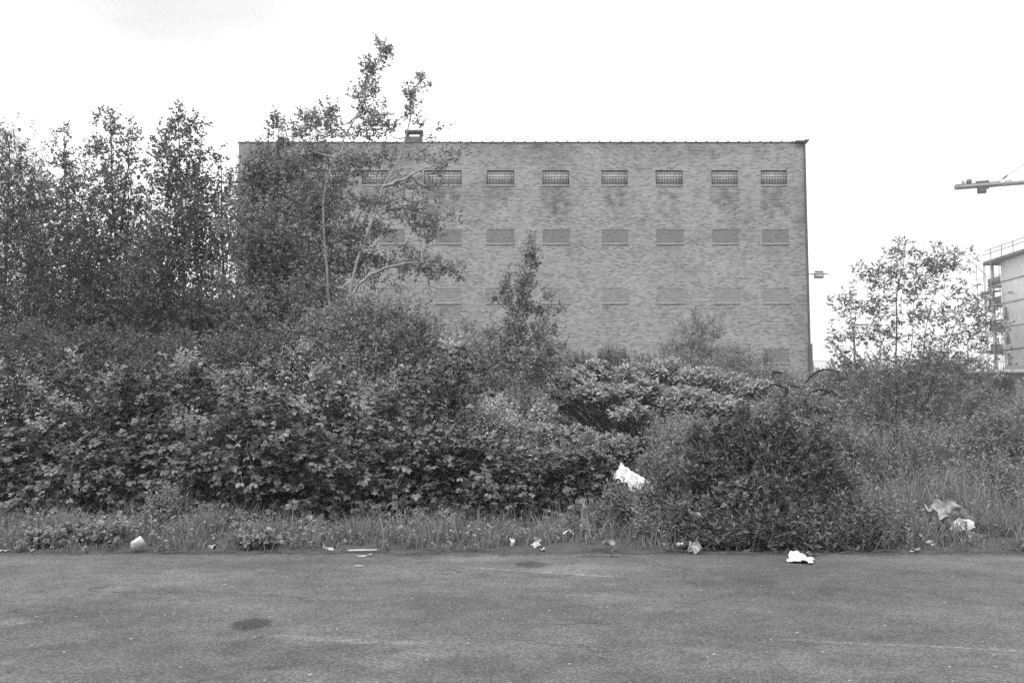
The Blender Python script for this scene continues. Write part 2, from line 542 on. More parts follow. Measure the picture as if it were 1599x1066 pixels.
# ------------------------------------------------------------------ brick warehouse
WY = 48.0
def wx(px, py=277): return float(P(px, py, WY)[0])
def wz(py): return float(P(800, py, WY)[2])
XL, XR, ZT = wx(372, 260), wx(1256.5, 222), wz(223)
wins = {0: [(501, 542), (565, 606), (662, 721), (760, 803), (847, 889), (939, 980), (1024, 1066), (1111, 1152), (1188, 1229)],
        1: [(500, 540), (594, 633), (681, 721), (760, 803), (847, 889), (939, 980), (1024, 1066), (1111, 1152), (1188, 1229)],
        2: [(500, 540), (594, 633), (681, 721), (760, 803), (847, 889), (939, 980), (1024, 1066), (1111, 1152), (1188, 1229)],
        3: [(500, 540), (594, 633), (681, 721), (760, 803), (847, 889), (935, 976), (1024, 1066), (1111, 1152), (1185, 1226)]}
rows = {0: (266, 289), 1: (358, 380.5), 2: (450, 473), 3: (544, 567)}
rects = []
for r in range(4):
    for (a, b) in wins[r]:
        rects.append((r, wx(a), wx(b), wz(rows[r][1]), wz(rows[r][0])))
BACK = WY + 14
wh = thing('brick_warehouse', 'four-storey brick warehouse with barred windows in its top row and bricked-up windows below', 'building', ((XL + XR) / 2, WY, 0))
ux = sorted({round(v, 4) for v in [XL, XR] + [v for r in rects for v in r[1:3]]})
uz = sorted({round(v, 4) for v in [-0.3, ZT] + [v for r in rects for v in r[3:5]]})
def refine(a, step):
    out = []
    for p, s in zip(a[:-1], a[1:]):
        k = max(1, int(math.ceil((s - p) / step)))
        out += list(np.linspace(p, s, k + 1)[:-1])
    return np.array(out + [a[-1]])
gx, gz_ = refine(ux, 0.22), refine(uz, 0.22)
X, Z, q = grid(gx, gz_)
c = np.stack([X[q].mean(1), Z[q].mean(1)], 1)
keep = np.ones(len(q), bool)
for (_, a, b, z0, z1) in rects:
    keep &= ~((c[:, 0] > a) & (c[:, 0] < b) & (c[:, 1] > z0) & (c[:, 1] < z1))
q = q[keep]
sn1, sn2, sn3 = Noise(21, 0.55, dim=2), Noise(22, 1.8, dim=2), Noise(23, 0.2, dim=2)
XZ = np.stack([X, Z], 1)
st = 0.16 * sn3(XZ) + 0.07 * sn1(XZ * np.array([0.6, 2.0])) + 0.05 * sn2(XZ)
for k, (a, b) in enumerate(wins[0]):                      # damp stains below the top windows
    a, b = wx(a), wx(b); z1 = wz(293)
    depth = 1.3 + 0.9 * rng.random()
    m = np.clip((X - a + 0.15) / 0.4, 0, 1) * np.clip((b + 0.15 - X) / 0.4, 0, 1) * np.clip((z1 - Z) / 0.12, 0, 1) * np.clip((Z - (z1 - depth)) / 0.9, 0, 1)
    st += m * (0.75 + 0.35 * sn2(XZ)) * (0.75 + 0.35 * rng.random())
for r_, amt in ((2, 0.3), (1, 0.15)):
    for k, (a, b) in enumerate(wins[r_]):
        a, b = wx(a), wx(b); z1 = wz(rows[r_][1] + 2)
        m = np.clip((X - a + 0.1) / 0.3, 0, 1) * np.clip((b + 0.1 - X) / 0.3, 0, 1) * np.clip((z1 - Z) / 0.1, 0, 1) * np.clip((Z - (z1 - 0.9)) / 0.8, 0, 1)
        st += m * amt * (0.5 + rng.random())
st += np.clip((Z - wz(258)) / 1.1, 0, 1) * 0.42 * (0.8 + 0.4 * sn2(XZ * np.array([.5, 2.0])))
st += np.clip((wx(470) - X) / 3.0, 0, 1) * 0.2            # sooty head of the wall
st += np.clip((X - (XR - 1.3)) / 1.2, 0, 1) * 0.35         # dirty right corner
st += np.exp(-((Z - wz(346)) / 0.12) ** 2) * 0.3 * (0.7 + 0.6 * sn2(XZ * .6)) + np.exp(-((Z - wz(448)) / 0.07) ** 2) * 0.2 + np.exp(-((Z - wz(300)) / 0.1) ** 2) * 0.1 + np.exp(-((Z - wz(537)) / 0.09) ** 2) * 0.15
st -= np.exp(-((Z - wz(430)) / 1.0) ** 2) * 0.22
st = np.clip(st, -0.25, 1)
mb_V = np.stack([X, np.full_like(X, WY), Z], 1)
# sides, back, roof
body = [(XL, WY, -0.3), (XR, WY, -0.3), (XR, BACK, -0.3), (XL, BACK, -0.3), (XL, WY, ZT), (XR, WY, ZT), (XR, BACK, ZT), (XL, BACK, ZT)]
nb = len(mb_V)
Vw = np.concatenate([mb_V, body])
fb = np.array([(1, 2, 6, 5), (2, 3, 7, 6), (3, 0, 4, 7), (4, 5, 6, 7)]) + nb
mk('wall', Vw, [q, fb], M['brick'], wh, stain=np.concatenate([st, np.full(8, 0.3)]))
m = MB(); m.box(XL - 0.06, XR - 0.5, WY - 0.03, WY + 0.4, ZT, ZT + 0.045)
m.build('coping', M['coping'], wh)
m = MB(); m.box(-0.04, 0.04, -0.03, 0.1, 0, 0.05)
proto = mk('coping_clip', np.concatenate(m.V), [np.concatenate(m.F4)], M['coping'], None)
nclip = int((XR - XL) / 0.565)
for k in range(nclip):
    o = proto if k == 0 else proto.copy()
    if k: COL.objects.link(o)
    o.parent = wh
    o.location = Vector((XL + 0.4 + k * 0.565, WY + 0.0, ZT + 0.047)) - wh.location
m = MB(); m.box(XR - 0.5, XR + 0.12, WY - 0.13, WY + 0.4, ZT - 0.02, ZT + 0.1); m.box(XR - 0.02, XR + 0.2, WY - 0.13, WY + 0.1, ZT + 0.08, ZT + 0.14)
m.build('gutter_end', M['coping'], wh)
m = MB(); m.tube([(XR - 0.03, WY - 0.06, ZT - 0.03), (XR - 0.03, WY - 0.06, 3.6)], 0.05, 8); m.tube([(XR - 0.02, WY - 0.12, wz(537)), (XR - 0.02, WY - 0.12, -0.2)], 0.11, 8)
m.build('drainpipe', M['steel_dark'], wh)
# chimney: four posts and a lid
ca, cb, cz = wx(633, 205), wx(659, 205), wz(203)
yc = WY + 1.2
s_ = (WY + 1.2) / WY
ca, cb, cz = ca * s_, cb * s_, EYE + (cz - EYE) * s_
ch = None
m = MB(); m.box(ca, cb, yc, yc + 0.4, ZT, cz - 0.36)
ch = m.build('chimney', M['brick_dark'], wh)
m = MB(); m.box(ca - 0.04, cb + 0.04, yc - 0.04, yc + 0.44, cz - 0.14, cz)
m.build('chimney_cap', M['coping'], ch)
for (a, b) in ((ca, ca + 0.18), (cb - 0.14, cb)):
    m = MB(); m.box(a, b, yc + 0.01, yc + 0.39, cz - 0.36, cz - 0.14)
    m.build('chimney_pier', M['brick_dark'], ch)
for (r, a, b, z0, z1) in rects:
    dep = 0.095 if r == 0 else (0.014 if r == 1 else 0.008)
    y0, y1 = WY, WY + dep
    # the reveal and its back
    Vr = [(a, y0, z0), (b, y0, z0), (b, y0, z1), (a, y0, z1), (a, y1, z0), (b, y1, z0), (b, y1, z1), (a, y1, z1)]
    Fr = [(0, 1, 5, 4), (1, 2, 6, 5), (2, 3, 7, 6), (3, 0, 4, 7)]
    if r == 0:
        w = mk('window', Vr, [np.array(Fr)], M['lintel'], wh)
        m = MB(); m.box(a, b, y1 - 0.03, y1, z0, z1)
        m.build('pane', M['pane'], w)
        m = MB()
        nv_, nh = 9, 5
        for i in range(nv_ + 1):
            x = a + (b - a) * i / nv_
            x = min(max(x, a + 0.02), b - 0.02)
            t = 0.018 if i in (0, nv_) else 0.006
            m.box(x - t, x + t, y1 - 0.06, y1 - 0.04, z0, z1)
        for i in range(nh + 1):
            z = z0 + (z1 - z0) * i / nh
            z = min(max(z, z0 + 0.02), z1 - 0.03)
            t = 0.02 if i in (0, nh) else 0.007
            m.box(a, b, y1 - 0.058, y1 - 0.042, z - t, z + t)
        m.build('window_bars', M['iron'], w)
        m = MB(); m.box(a - 0.02, b + 0.02, WY - 0.03, WY + 0.1, z0 - 0.06, z0 - 0.003)
        m.build('sill', M['sill'], w)
    else:
        V2 = Vr + [(a, y1, z0), (b, y1, z0), (b, y1, z1), (a, y1, z1)]
        w = mk('bricked_up_window', V2, [np.array(Fr + [(8, 9, 10, 11)])], M['brick_infill'] if r in (1, 3) else M['brick_infill_pale'], wh)
        m = MB(); m.box(a - 0.02, b + 0.02, WY - 0.035, WY + 0.04, z0 - 0.05, z0 - 0.003)
        m.build('sill', M['sill'], w)

# ------------------------------------------------------------------ low annex left of it
AX0, AX1, AZ = float(P(150, 473, 50)[0]), XL - 0.02, float(P(300, 473, 50)[2])
an = thing('brick_annex', 'low dark brick annex behind the aspens, against the left end of the warehouse', 'building', ((AX0 + AX1) / 2, 50, 0))
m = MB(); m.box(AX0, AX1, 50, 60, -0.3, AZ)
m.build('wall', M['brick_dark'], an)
m = MB(); m.box(AX0 - 0.1, AX1 - 0.02, 49.9, 60.1, AZ, AZ + 0.12)
m.build('coping', M['coping'], an)

# ------------------------------------------------------------------ viaduct, flats, crane, lamps far behind on the right
VY = 112.0
vx0, vx1 = float(P(1235, 580, VY)[0]), float(P(1599, 580, VY)[0]) + 40
vz = float(P(1500, 583, VY)[2])
va = thing('viaduct', 'stone viaduct with a railing and a dark arch far behind the young willow', 'viaduct', ((vx0 + vx1) / 2, VY, 0))
ax = float(P(1570, 600, VY)[0]); aw = 1.25; az_ = float(P(1570, 588, VY)[2])
th = np.linspace(0, math.pi, 13)
arch = np.stack([ax + aw * np.cos(th), az_ - aw + aw * np.sin(th)], 1)   # right to left
V, F = [], []
def vadd(p):
    V.append(p); return len(V) - 1
f4 = []
top = vz
for i in range(12):
    (xa, za), (xb, zb) = arch[i], arch[i + 1]
    a0, a1, a2, a3 = vadd((xa, VY, za)), vadd((xb, VY, zb)), vadd((xb, VY, top)), vadd((xa, VY, top))
    f4.append((a0, a1, a2, a3))
    b0, b1, b2, b3 = vadd((xa, VY, za)), vadd((xb, VY, zb)), vadd((xb, VY + 6, zb)), vadd((xa, VY + 6, za))
    f4.append((b0, b1, b2, b3))
for (xa, xb) in ((vx0, ax - aw), (ax + aw, vx1)):
    f4.append(tuple(vadd(p) for p in ((xa, VY, -0.5), (xb, VY, -0.5), (xb, VY, top), (xa, VY, top))))
for xa in (ax - aw, ax + aw):
    f4.append(tuple(vadd(p) for p in ((xa, VY, -0.5), (xa, VY + 6, -0.5), (xa, VY + 6, az_ - aw), (xa, VY, az_ - aw))))
f4.append(tuple(vadd(p) for p in ((vx0, VY + 6, -0.5), (vx1, VY + 6, -0.5), (vx1, VY + 6, top), (vx0, VY + 6, top))))
f4.append(tuple(vadd(p) for p in ((vx0, VY, -0.5), (vx0, VY + 6, -0.5), (vx0, VY + 6, top), (vx0, VY, top))))
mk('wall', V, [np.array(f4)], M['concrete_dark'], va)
m = MB(); m.box(vx0 - 0.1, vx1, VY - 0.5, VY + 6.4, vz + 0.003, vz + 0.42)
m.build('deck', M['steel'], va)
m = MB(); m.box(vx0, vx1, VY - 0.32, VY - 0.28, vz + 1.42, vz + 1.5); m.box(vx0, vx1, VY - 0.32, VY - 0.28, vz + 0.52, vz + 0.57)
for x in np.arange(vx0, vx1, 0.28): m.box(x, x + 0.035, VY - 0.315, VY - 0.285, vz + 0.42, vz + 1.45)
for x in np.arange(vx0, vx1, 2.6): m.box(x, x + 0.09, VY - 0.34, VY - 0.26, vz + 0.42, vz + 1.55)
m.build('railing', M['steel'], va)

# flats under construction: its long wall runs towards the viewer
FY = 130.0
fx = float(P(1566, 500, FY)[0])
def fz(py, Y=FY): return float(P(1566, py, Y)[2])
fl = thing('apartment_building', 'pale apartment block under construction with open balconies, at the right edge of the photo', 'building', (fx + 6, 115, 0))
m = MB(); m.box(fx, fx + 14, 92, FY, -0.3, fz(408))
m.build('wall', M['concrete'], fl)
m = MB(); m.box(fx - 0.5, fx + 14.5, 91, FY + 3.8, fz(408) + 0.003, fz(402))
m.build('roof', M['concrete_dark'], fl)
for py in (440, 474, 511, 547):
    m = MB(); m.box(fx - 0.05, fx - 0.002, 92, FY, fz(py) - 0.08, fz(py) + 0.12)
    m.build('floor_band', M['coping'] if py == 547 else M['sill'], fl)
for (py, yc_) in ((490, FY - 1.0), (527, FY - 1.2), (561, FY - 1.5)):
    for k in range(4):
        m = MB(); y = yc_ - k * 6
        m.box(fx - 0.08, fx - 0.003, y - 0.5, y + 0.5, fz(py) - 0.95, fz(py) + 0.95)
        w = m.build('window', M['sill'], fl)
        m = MB(); m.box(fx - 0.1, fx - 0.083, y - 0.42, y + 0.42, fz(py) - 0.87, fz(py) + 0.87)
        m.build('pane', M['glass_dark'], w)
for py in (443, 474, 514, 549):
    m = MB(); m.box(fx, fx + 6, FY + 0.003, FY + 3.6, fz(py) - 0.12, fz(py) + 0.1)
    b = m.build('balcony', M['concrete'], fl)
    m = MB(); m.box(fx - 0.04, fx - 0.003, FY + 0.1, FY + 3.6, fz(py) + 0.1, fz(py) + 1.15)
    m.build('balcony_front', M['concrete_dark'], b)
m = MB(); m.box(fx + 0.05, fx + 0.4, FY + 2.6, FY + 2.95, -0.2, fz(408)); m.build('column', M['concrete'], fl)
for dz in (1.0, 1.55):
    m = MB(); m.tube([(fx - 0.3, 92, fz(402) + dz), (fx - 0.3, FY + 3.6, fz(402) + dz)], 0.05, 5)
    m.build('roof_rail', M['steel_dark'], fl)
m = MB()
for y in np.arange(93, FY + 4, 3.0): m.tube([(fx - 0.3, y, fz(402)), (fx - 0.3, y, fz(402) + 1.6)], 0.05, 5)
m.build('rail_posts', M['steel_dark'], fl)

sc_ = thing('scaffold', 'steel scaffold around the open balconies of the pale apartment block', 'scaffold', (fx - 1, FY + 6, 0))
sx = fx - 0.9
ysc = [FY + 1.0, FY + 3.0, FY + 5.0]
for y in ysc:
    for x in (sx, sx + 1.2):
        m = MB(); m.tube([(x, y, -0.2), (x, y, fz(404))], 0.045, 6); m.build('standard', M['steel'], sc_)
for py in (406, 428, 451, 475, 497, 521, 545):
    for x in (sx, sx + 1.2):
        m = MB(); m.tube([(x, FY - 0.5, fz(py)), (x, FY + 5.5, fz(py))], 0.04, 6); m.build('ledger', M['steel'], sc_)
for py in (453, 499, 547):
    m = MB(); m.box(sx, sx + 1.2, FY + 0.2, FY + 5.2, fz(py) - 0.06, fz(py)); m.build('scaffold_board', M['twig'], sc_)

# tower crane: only the counter-jib shows
cA = P(1491, 293, 150.0)
cd = unit(np.array([9.2, -3.4, 0])); cn_ = np.array([-cd[1], cd[0], 0.0])
if cn_[1] > 0: cn_ = -cn_
def cp(t, s=0, z=0): return cA + cd * t + cn_ * s + np.array([0, 0, z])
cr = thing('tower_crane', 'tower crane of which the counter-jib with its hanging ballast shows at the right edge', 'crane', tuple(cp(26) * np.array([1, 1, 0])))
m = MB()
for s in (-0.6, 0.6): m.beam(cp(0, s), cp(26, s), 0.22, 0.5)
for t in np.arange(0.3, 26, 1.3): m.beam(cp(t, -0.6, 0.05), cp(t, 0.6, 0.05), 0.12)
m.beam(cp(0, -0.9, 0.28), cp(0, 0.9, 0.28), 0.1); m.build('counter_jib', M['crane_paint'], cr)
m = MB(); m.beam(cp(0.1, 0, 0.29), cp(6.5, 0, 0.29), 1.5, 0.06); m.build('walkway', M['steel_dark'], cr)
m = MB(); m.beam(cp(3.3, 0, -0.62), cp(4.6, 0, -0.62), 1.0, 1.25); m.beam(cp(4.55, 0, -0.35), cp(5.0, 0, -0.35), 0.8, 0.4); m.build('counterweight', M['steel_dark'], cr)
m = MB(); m.cyl(cp(2.1, 0, 0.72), cn_, 0.42, 1.1); m.build('winch_drum', M['steel_dark'], cr)
m = MB(); m.beam(cp(1.0, 0.2, 0.85), cp(1.45, 0.2, 0.85), 0.4, 1.0); m.build('switch_cabinet', M['concrete'], cr)
m = MB(); m.beam(cp(3.1, 0, 0.52), cp(5.0, 0, 0.52), 0.9, 0.36); m.build('hoist_motor', M['steel_dark'], cr)
m = MB()
for s in (-0.72, 0.72):
    m.tube([cp(2.6, s, 1.2), cp(6.3, s, 1.2)], 0.02, 4)
    for t in (2.6, 3.8, 5.0, 6.3): m.tube([cp(t, s, 0.25), cp(t, s, 1.2)], 0.02, 4)
m.build('handrail', M['crane_paint'], cr)
m = MB(); m.beam(cp(7.3, 0.65, 0.05), cp(8.2, 0.65, 0.05), 0.2, 0.85); m.build('jib_joint', M['crane_paint'], cr)
apex = cp(26, 0, 13.5)
for s in (-0.5, 0.5):
    a = cp(6.4, s, 0.4); b = apex + cn_ * s
    m = MB(); m.tube([a, b], 0.035, 5); m.build('tie_bar', M['crane_paint'], cr)
    for t in (0.035, 0.21):
        m = MB(); m.tube([a + (b - a) * t, a + (b - a) * (t + 0.03)], 0.11, 6); m.build('turnbuckle', M['steel_dark'], cr)
m = MB(); c0 = cp(26) * np.array([1, 1, 0])
for dx, dy in ((-.8, -.8), (.8, -.8), (.8, .8), (-.8, .8)):
    m.beam(c0 + np.array([dx, dy, -0.2]), c0 + np.array([dx, dy, cA[2]]), 0.2); m.beam(c0 + np.array([dx, dy, cA[2]]), apex, 0.18)
z = 0.0
while z < cA[2] - 2:
    for (a, b) in (((-.8, -.8), (.8, -.8)), ((.8, -.8), (.8, .8)), ((.8, .8), (-.8, .8)), ((-.8, .8), (-.8, -.8))):
        m.beam(c0 + np.array([*a, z]), c0 + np.array([*b, z + 1.6]), 0.09)
    z += 1.6
m.build('mast', M['crane_paint'], cr)
m = MB()
for s, z in ((-0.6, 0), (0.6, 0), (0, 1.2)): m.beam(cp(26, s, z), cp(70, s, z), 0.18)
for t in np.arange(26, 70, 1.5):
    m.beam(cp(t, -0.6, 0), cp(t + .75, 0, 1.2), 0.07); m.beam(cp(t + .75, 0, 1.2), cp(t + 1.5, 0.6, 0), 0.07)
m.build('jib', M['crane_paint'], cr)

# street lamps
LY = 62.0
lp = P(1279, 428, LY)
sl = thing('street_lamp', 'street lamp head sticking out past the right edge of the brick warehouse', 'street lamp', (float(P(1238, 428, LY)[0]), LY, 0))
bx = sl.location.x
m = MB(); m.tube([(bx, LY, -0.2), (bx, LY, 4), (bx, LY, lp[2] - 0.1)], [0.1, 0.08, 0.05], 8); m.build('pole', M['steel'], sl)
m = MB(); m.tube([(bx, LY, lp[2] - 0.15), (bx + 0.5, LY, lp[2] + 0.02), (lp[0] - 0.35, LY, lp[2])], 0.045, 6); m.build('arm', M['steel'], sl)
m = MB()
hx = [(-0.45, 0.09, 0.05), (-0.3, 0.16, 0.13), (0.28, 0.16, 0.14), (0.42, 0.1, 0.06), (0.66, 0.05, 0.035)]
V = []
for (dx, ry, rz) in hx:
    for t in np.arange(10) * 2 * math.pi / 10: V.append((lp[0] + dx, LY + ry * math.cos(t), lp[2] + rz * max(math.sin(t), -0.25)))
i = np.arange(10); j = (i + 1) % 10
f = np.concatenate([np.stack([i + 10 * k, j + 10 * k, j + 10 * k + 10, i + 10 * k + 10], 1) for k in range(4)])
m.add(V, f); m.build('lamp_head', M['steel'], sl)
m = MB(); m.box(lp[0] - 0.3, lp[0] + 0.27, LY - 0.14, LY + 0.14, lp[2] - 0.27, lp[2] - 0.035); m.box(lp[0] - 0.27, lp[0] + 0.25, LY - 0.12, LY + 0.12, lp[2] + 0.12, lp[2] + 0.22); m.build('lens', M['sill'], sl)
L2 = 96.0
p2 = P(1333, 507, L2)
s2 = thing('street_lamp', 'thin distant lamp post with a short arm between the warehouse and the young willow', 'street lamp', (p2[0], L2, 0))
m = MB(); m.tube([(p2[0], L2, -0.2), (p2[0], L2, p2[2])], [0.13, 0.09], 8); m.build('pole', M['steel_dark'], s2)
m = MB(); m.tube([(p2[0], L2, p2[2] - 0.05), (p2[0] + 0.9, L2, p2[2] - 0.02)], 0.07, 6); m.build('arm', M['steel_dark'], s2)
m = MB(); m.box(p2[0] + 0.7, p2[0] + 1.5, L2 - 0.15, L2 + 0.15, p2[2] - 0.06, p2[2] + 0.1); m.build('lamp_head', M['steel'], s2)

# thin summer haze: the crane and the flats fade a little
m, nt = new_mat('haze_air')
hv = nt.nodes.new('ShaderNodeVolumePrincipled')
hv.inputs['Color'].default_value = (0.99, 0.99, 0.99, 1)
hv.inputs['Density'].default_value = 0.0008
hv.inputs['Anisotropy'].default_value = 0.2
ho = nt.nodes.new('ShaderNodeOutputMaterial')
nt.links.new(hv.outputs[0], ho.inputs['Volume'])
mb_ = MB(); mb_.box(-2600, 2600, -900, 2900, -1.2, 60)
tag(mb_.build('haze', m), 'thin pale haze in the air', None, 'stuff')

# ------------------------------------------------------------------ leaves and plants
def ovate(w=0.3, fold=0.06, droop=0.1, L=1.0, ang=0.0, off=(0, 0)):
    c = np.array([[0, 0, 0], [.3, w, fold], [.68, w * .8, fold - droop * .4], [1, 0, -droop], [.68, -w * .8, fold - droop * .4], [.3, -w, fold], [.5, 0, -fold * .3]]) * L
    ca_, sa_ = math.cos(ang), math.sin(ang)
    V = np.stack([c[:, 0] * ca_ - c[:, 1] * sa_ + off[0], c[:, 0] * sa_ + c[:, 1] * ca_ + off[1], c[:, 2]], 1)
    F = np.array([(6, 0, 5), (6, 1, 0), (6, 2, 1), (6, 3, 2), (6, 4, 3), (6, 5, 4)])
    return V, F
def join(*ts):
    V, F, n = [], [], 0
    for v, f in ts:
        V.append(v); F.append(f + n); n += len(v)
    return np.concatenate(V), np.concatenate(F)
T_OV = ovate(0.28)
T_NAR = ovate(0.19, 0.04, 0.2)
T_KNOT = ovate(0.24, 0.05, 0.25)
T_BIG = ovate(0.36, 0.07, 0.18)
def roundish(w, fold, droop, L, ang, off):
    V, F = ovate(w, fold, droop, L, ang, off)
    c = np.array([[0, 0, 0], [.22, w * .9, fold], [.62, w, fold - droop * .4], [1, 0, -droop], [.62, -w, fold - droop * .4], [.22, -w * .9, fold], [.5, 0, -fold * .3]]) * L
    ca_, sa_ = math.cos(ang), math.sin(ang)
    return np.stack([c[:, 0] * ca_ - c[:, 1] * sa_ + off[0], c[:, 0] * sa_ + c[:, 1] * ca_ + off[1], c[:, 2]], 1)[:6], np.array([(0, 2, 1), (0, 3, 2), (0, 4, 3), (0, 5, 4)])
T_TRI = join(roundish(0.38, 0.06, 0.22, 0.62, 0, (0.36, 0)), roundish(0.37, 0.02, 0.34, 0.52, 1.3, (0.36, 0.0)), roundish(0.37, 0.02, 0.34, 0.52, -1.3, (0.36, 0.0)))
T_ASP = (np.array([[0, 0, 0], [.42, .46, .05], [1, 0, -.06], [.42, -.46, .05]]), np.array([(0, 2, 1), (0, 3, 2)]))
T_LAN = (np.array([[0, 0, 0], [.4, .15, .04], [1, 0, -.15], [.4, -.15, .04], [.45, 0, -.01]]), np.array([(0, 4, 1), (4, 2, 1), (0, 3, 4), (4, 3, 2)]))
def rhomb(w, fold, droop, L=1.0, ang=0.0, off=(0, 0)):
    c = np.array([[0, 0, 0], [.42, w, fold], [1, 0, -droop], [.42, -w, fold]]) * L
    ca_, sa_ = math.cos(ang), math.sin(ang)
    return np.stack([c[:, 0] * ca_ - c[:, 1] * sa_ + off[0], c[:, 0] * sa_ + c[:, 1] * ca_ + off[1], c[:, 2]], 1), np.array([(0, 2, 1), (0, 3, 2)])
T_OV2 = rhomb(0.34, 0.06, 0.1)
T_LA2 = rhomb(0.17, 0.04, 0.15)
T_TR2 = join(rhomb(0.44, 0.06, 0.2, 0.64, 0, (0.36, 0)), rhomb(0.43, 0.02, 0.3, 0.55, 1.3, (0.36, 0)), rhomb(0.43, 0.02, 0.3, 0.55, -1.3, (0.36, 0)))
T_KNOT = (roundish(0.23, 0.05, 0.25, 1, 0, (0, 0)))
T_NAR = (roundish(0.17, 0.04, 0.2, 1, 0, (0, 0)))
T_FLO = (np.array([[0, .5, 0], [.48, .15, .1], [.3, -.4, 0], [-.3, -.4, .1], [-.48, .15, 0], [0, 0, -.1]]), np.array([(5, 1, 0), (5, 2, 1), (5, 3, 2), (5, 4, 3), (5, 0, 4)]))

def frames(d, n):
    d = unit(d)
    n = unit(n - d * (n * d).sum(-1, keepdims=True))
    return d, np.cross(n, d), n

def leaf_arrays(pos, d, n, size, T):
    d, s, n = frames(d, n)
    tv, tf = T
    V = pos[:, None] + size[:, None, None] * (tv[None, :, 0:1] * d[:, None] + tv[None, :, 1:2] * s[:, None] + tv[None, :, 2:3] * n[:, None])
    F = (tf[None] + (np.arange(len(pos)) * len(tv))[:, None, None]).reshape(-1, 3)
    return V.reshape(-1, 3), F

def leaf_obj(name, parent, mat, pos, d, n, size, T, kind='stuff', tone=None):
    V, F = leaf_arrays(pos, d, n, size, T)
    tone = rng.random(len(pos)) if tone is None else tone
    o = mk(name, V, [F], mat, parent, tone=np.repeat(tone, len(T[0])))
    if kind: o['kind'] = kind
    return o

def rvec(k):
    return unit(rng.normal(size=(k, 3)))

UP = np.array([0, 0, 1.0])

def sprays(base, d, length, L, size, lift=0.3, spread=0.8, droop=0.25, flat=1.0, rnd=0.5, out=None):
    """shoots with leaves along them: positions, directions, normals and sizes of the leaves, and the shoots' paths"""
    S = len(base)
    d = unit(d)
    t = (np.arange(L)[None] + rng.random((S, L))) / L
    t = 0.12 + 0.88 * t
    drop = np.zeros((S, L, 3)); drop[..., 2] = -droop * length[:, None] * t**2
    pos = base[:, None] + d[:, None] * (length[:, None] * t)[..., None] + drop
    side = unit(np.cross(d, UP) + 1e-4)
    up2 = np.cross(side, d)
    ph = rng.random((S, L)) * 2 * math.pi
    sg = np.where(np.arange(L)[None] % 2 == 0, 1.0, -1.0) * (0.6 + 0.4 * rng.random((S, L)))
    lat = side[:, None] * sg[..., None] + 0.5 * up2[:, None] * np.sin(ph)[..., None]
    ld = unit(d[:, None] * (0.35 + 0.5 * rng.random((S, L, 1))) + spread * lat + rnd * 0.6 * rng.normal(size=(S, L, 3)) + np.array([0, 0, lift - 0.3]))
    nn = flat * UP + rnd * rng.normal(size=(S, L, 3))
    if out is not None: nn = nn + 0.7 * out[:, None]
    sz = (size[0] + (size[1] - size[0]) * rng.random((S, L))) * (0.75 + 0.25 * np.sin(t * math.pi))
    tt = np.linspace(0, 1, 4)
    pp = base[:, None] + d[:, None] * (length[:, None] * tt)[..., None]
    pp[..., 2] -= droop * length[:, None] * tt**2
    return pos.reshape(-1, 3), ld.reshape(-1, 3), nn.reshape(-1, 3), sz.ravel(), pp

def leaf_parts(parent, pos, d, n, size, T, mat, pick):
    """single leaves that can be told apart: objects of their own that share four meshes"""
    org = ORG[parent.name]
    data = [mesh_data('leaf', T[0], [T[1]], mat, tone=np.full(len(T[0]), v)) for v in (0.15, 0.45, 0.75, 1.0)]
    D, S_, N_ = frames(d[pick], n[pick])
    for k, i in enumerate(pick):
        o = bpy.data.objects.new('leaf', data[k % 4])
        COL.objects.link(o)
        o.parent = parent
        o.location = pos[i] - org
        o.rotation_mode = 'QUATERNION'
        o.rotation_quaternion = Matrix(np.stack([D[k], S_[k], N_[k]], 1).tolist()).to_quaternion()
        o.scale = (size[i],) * 3

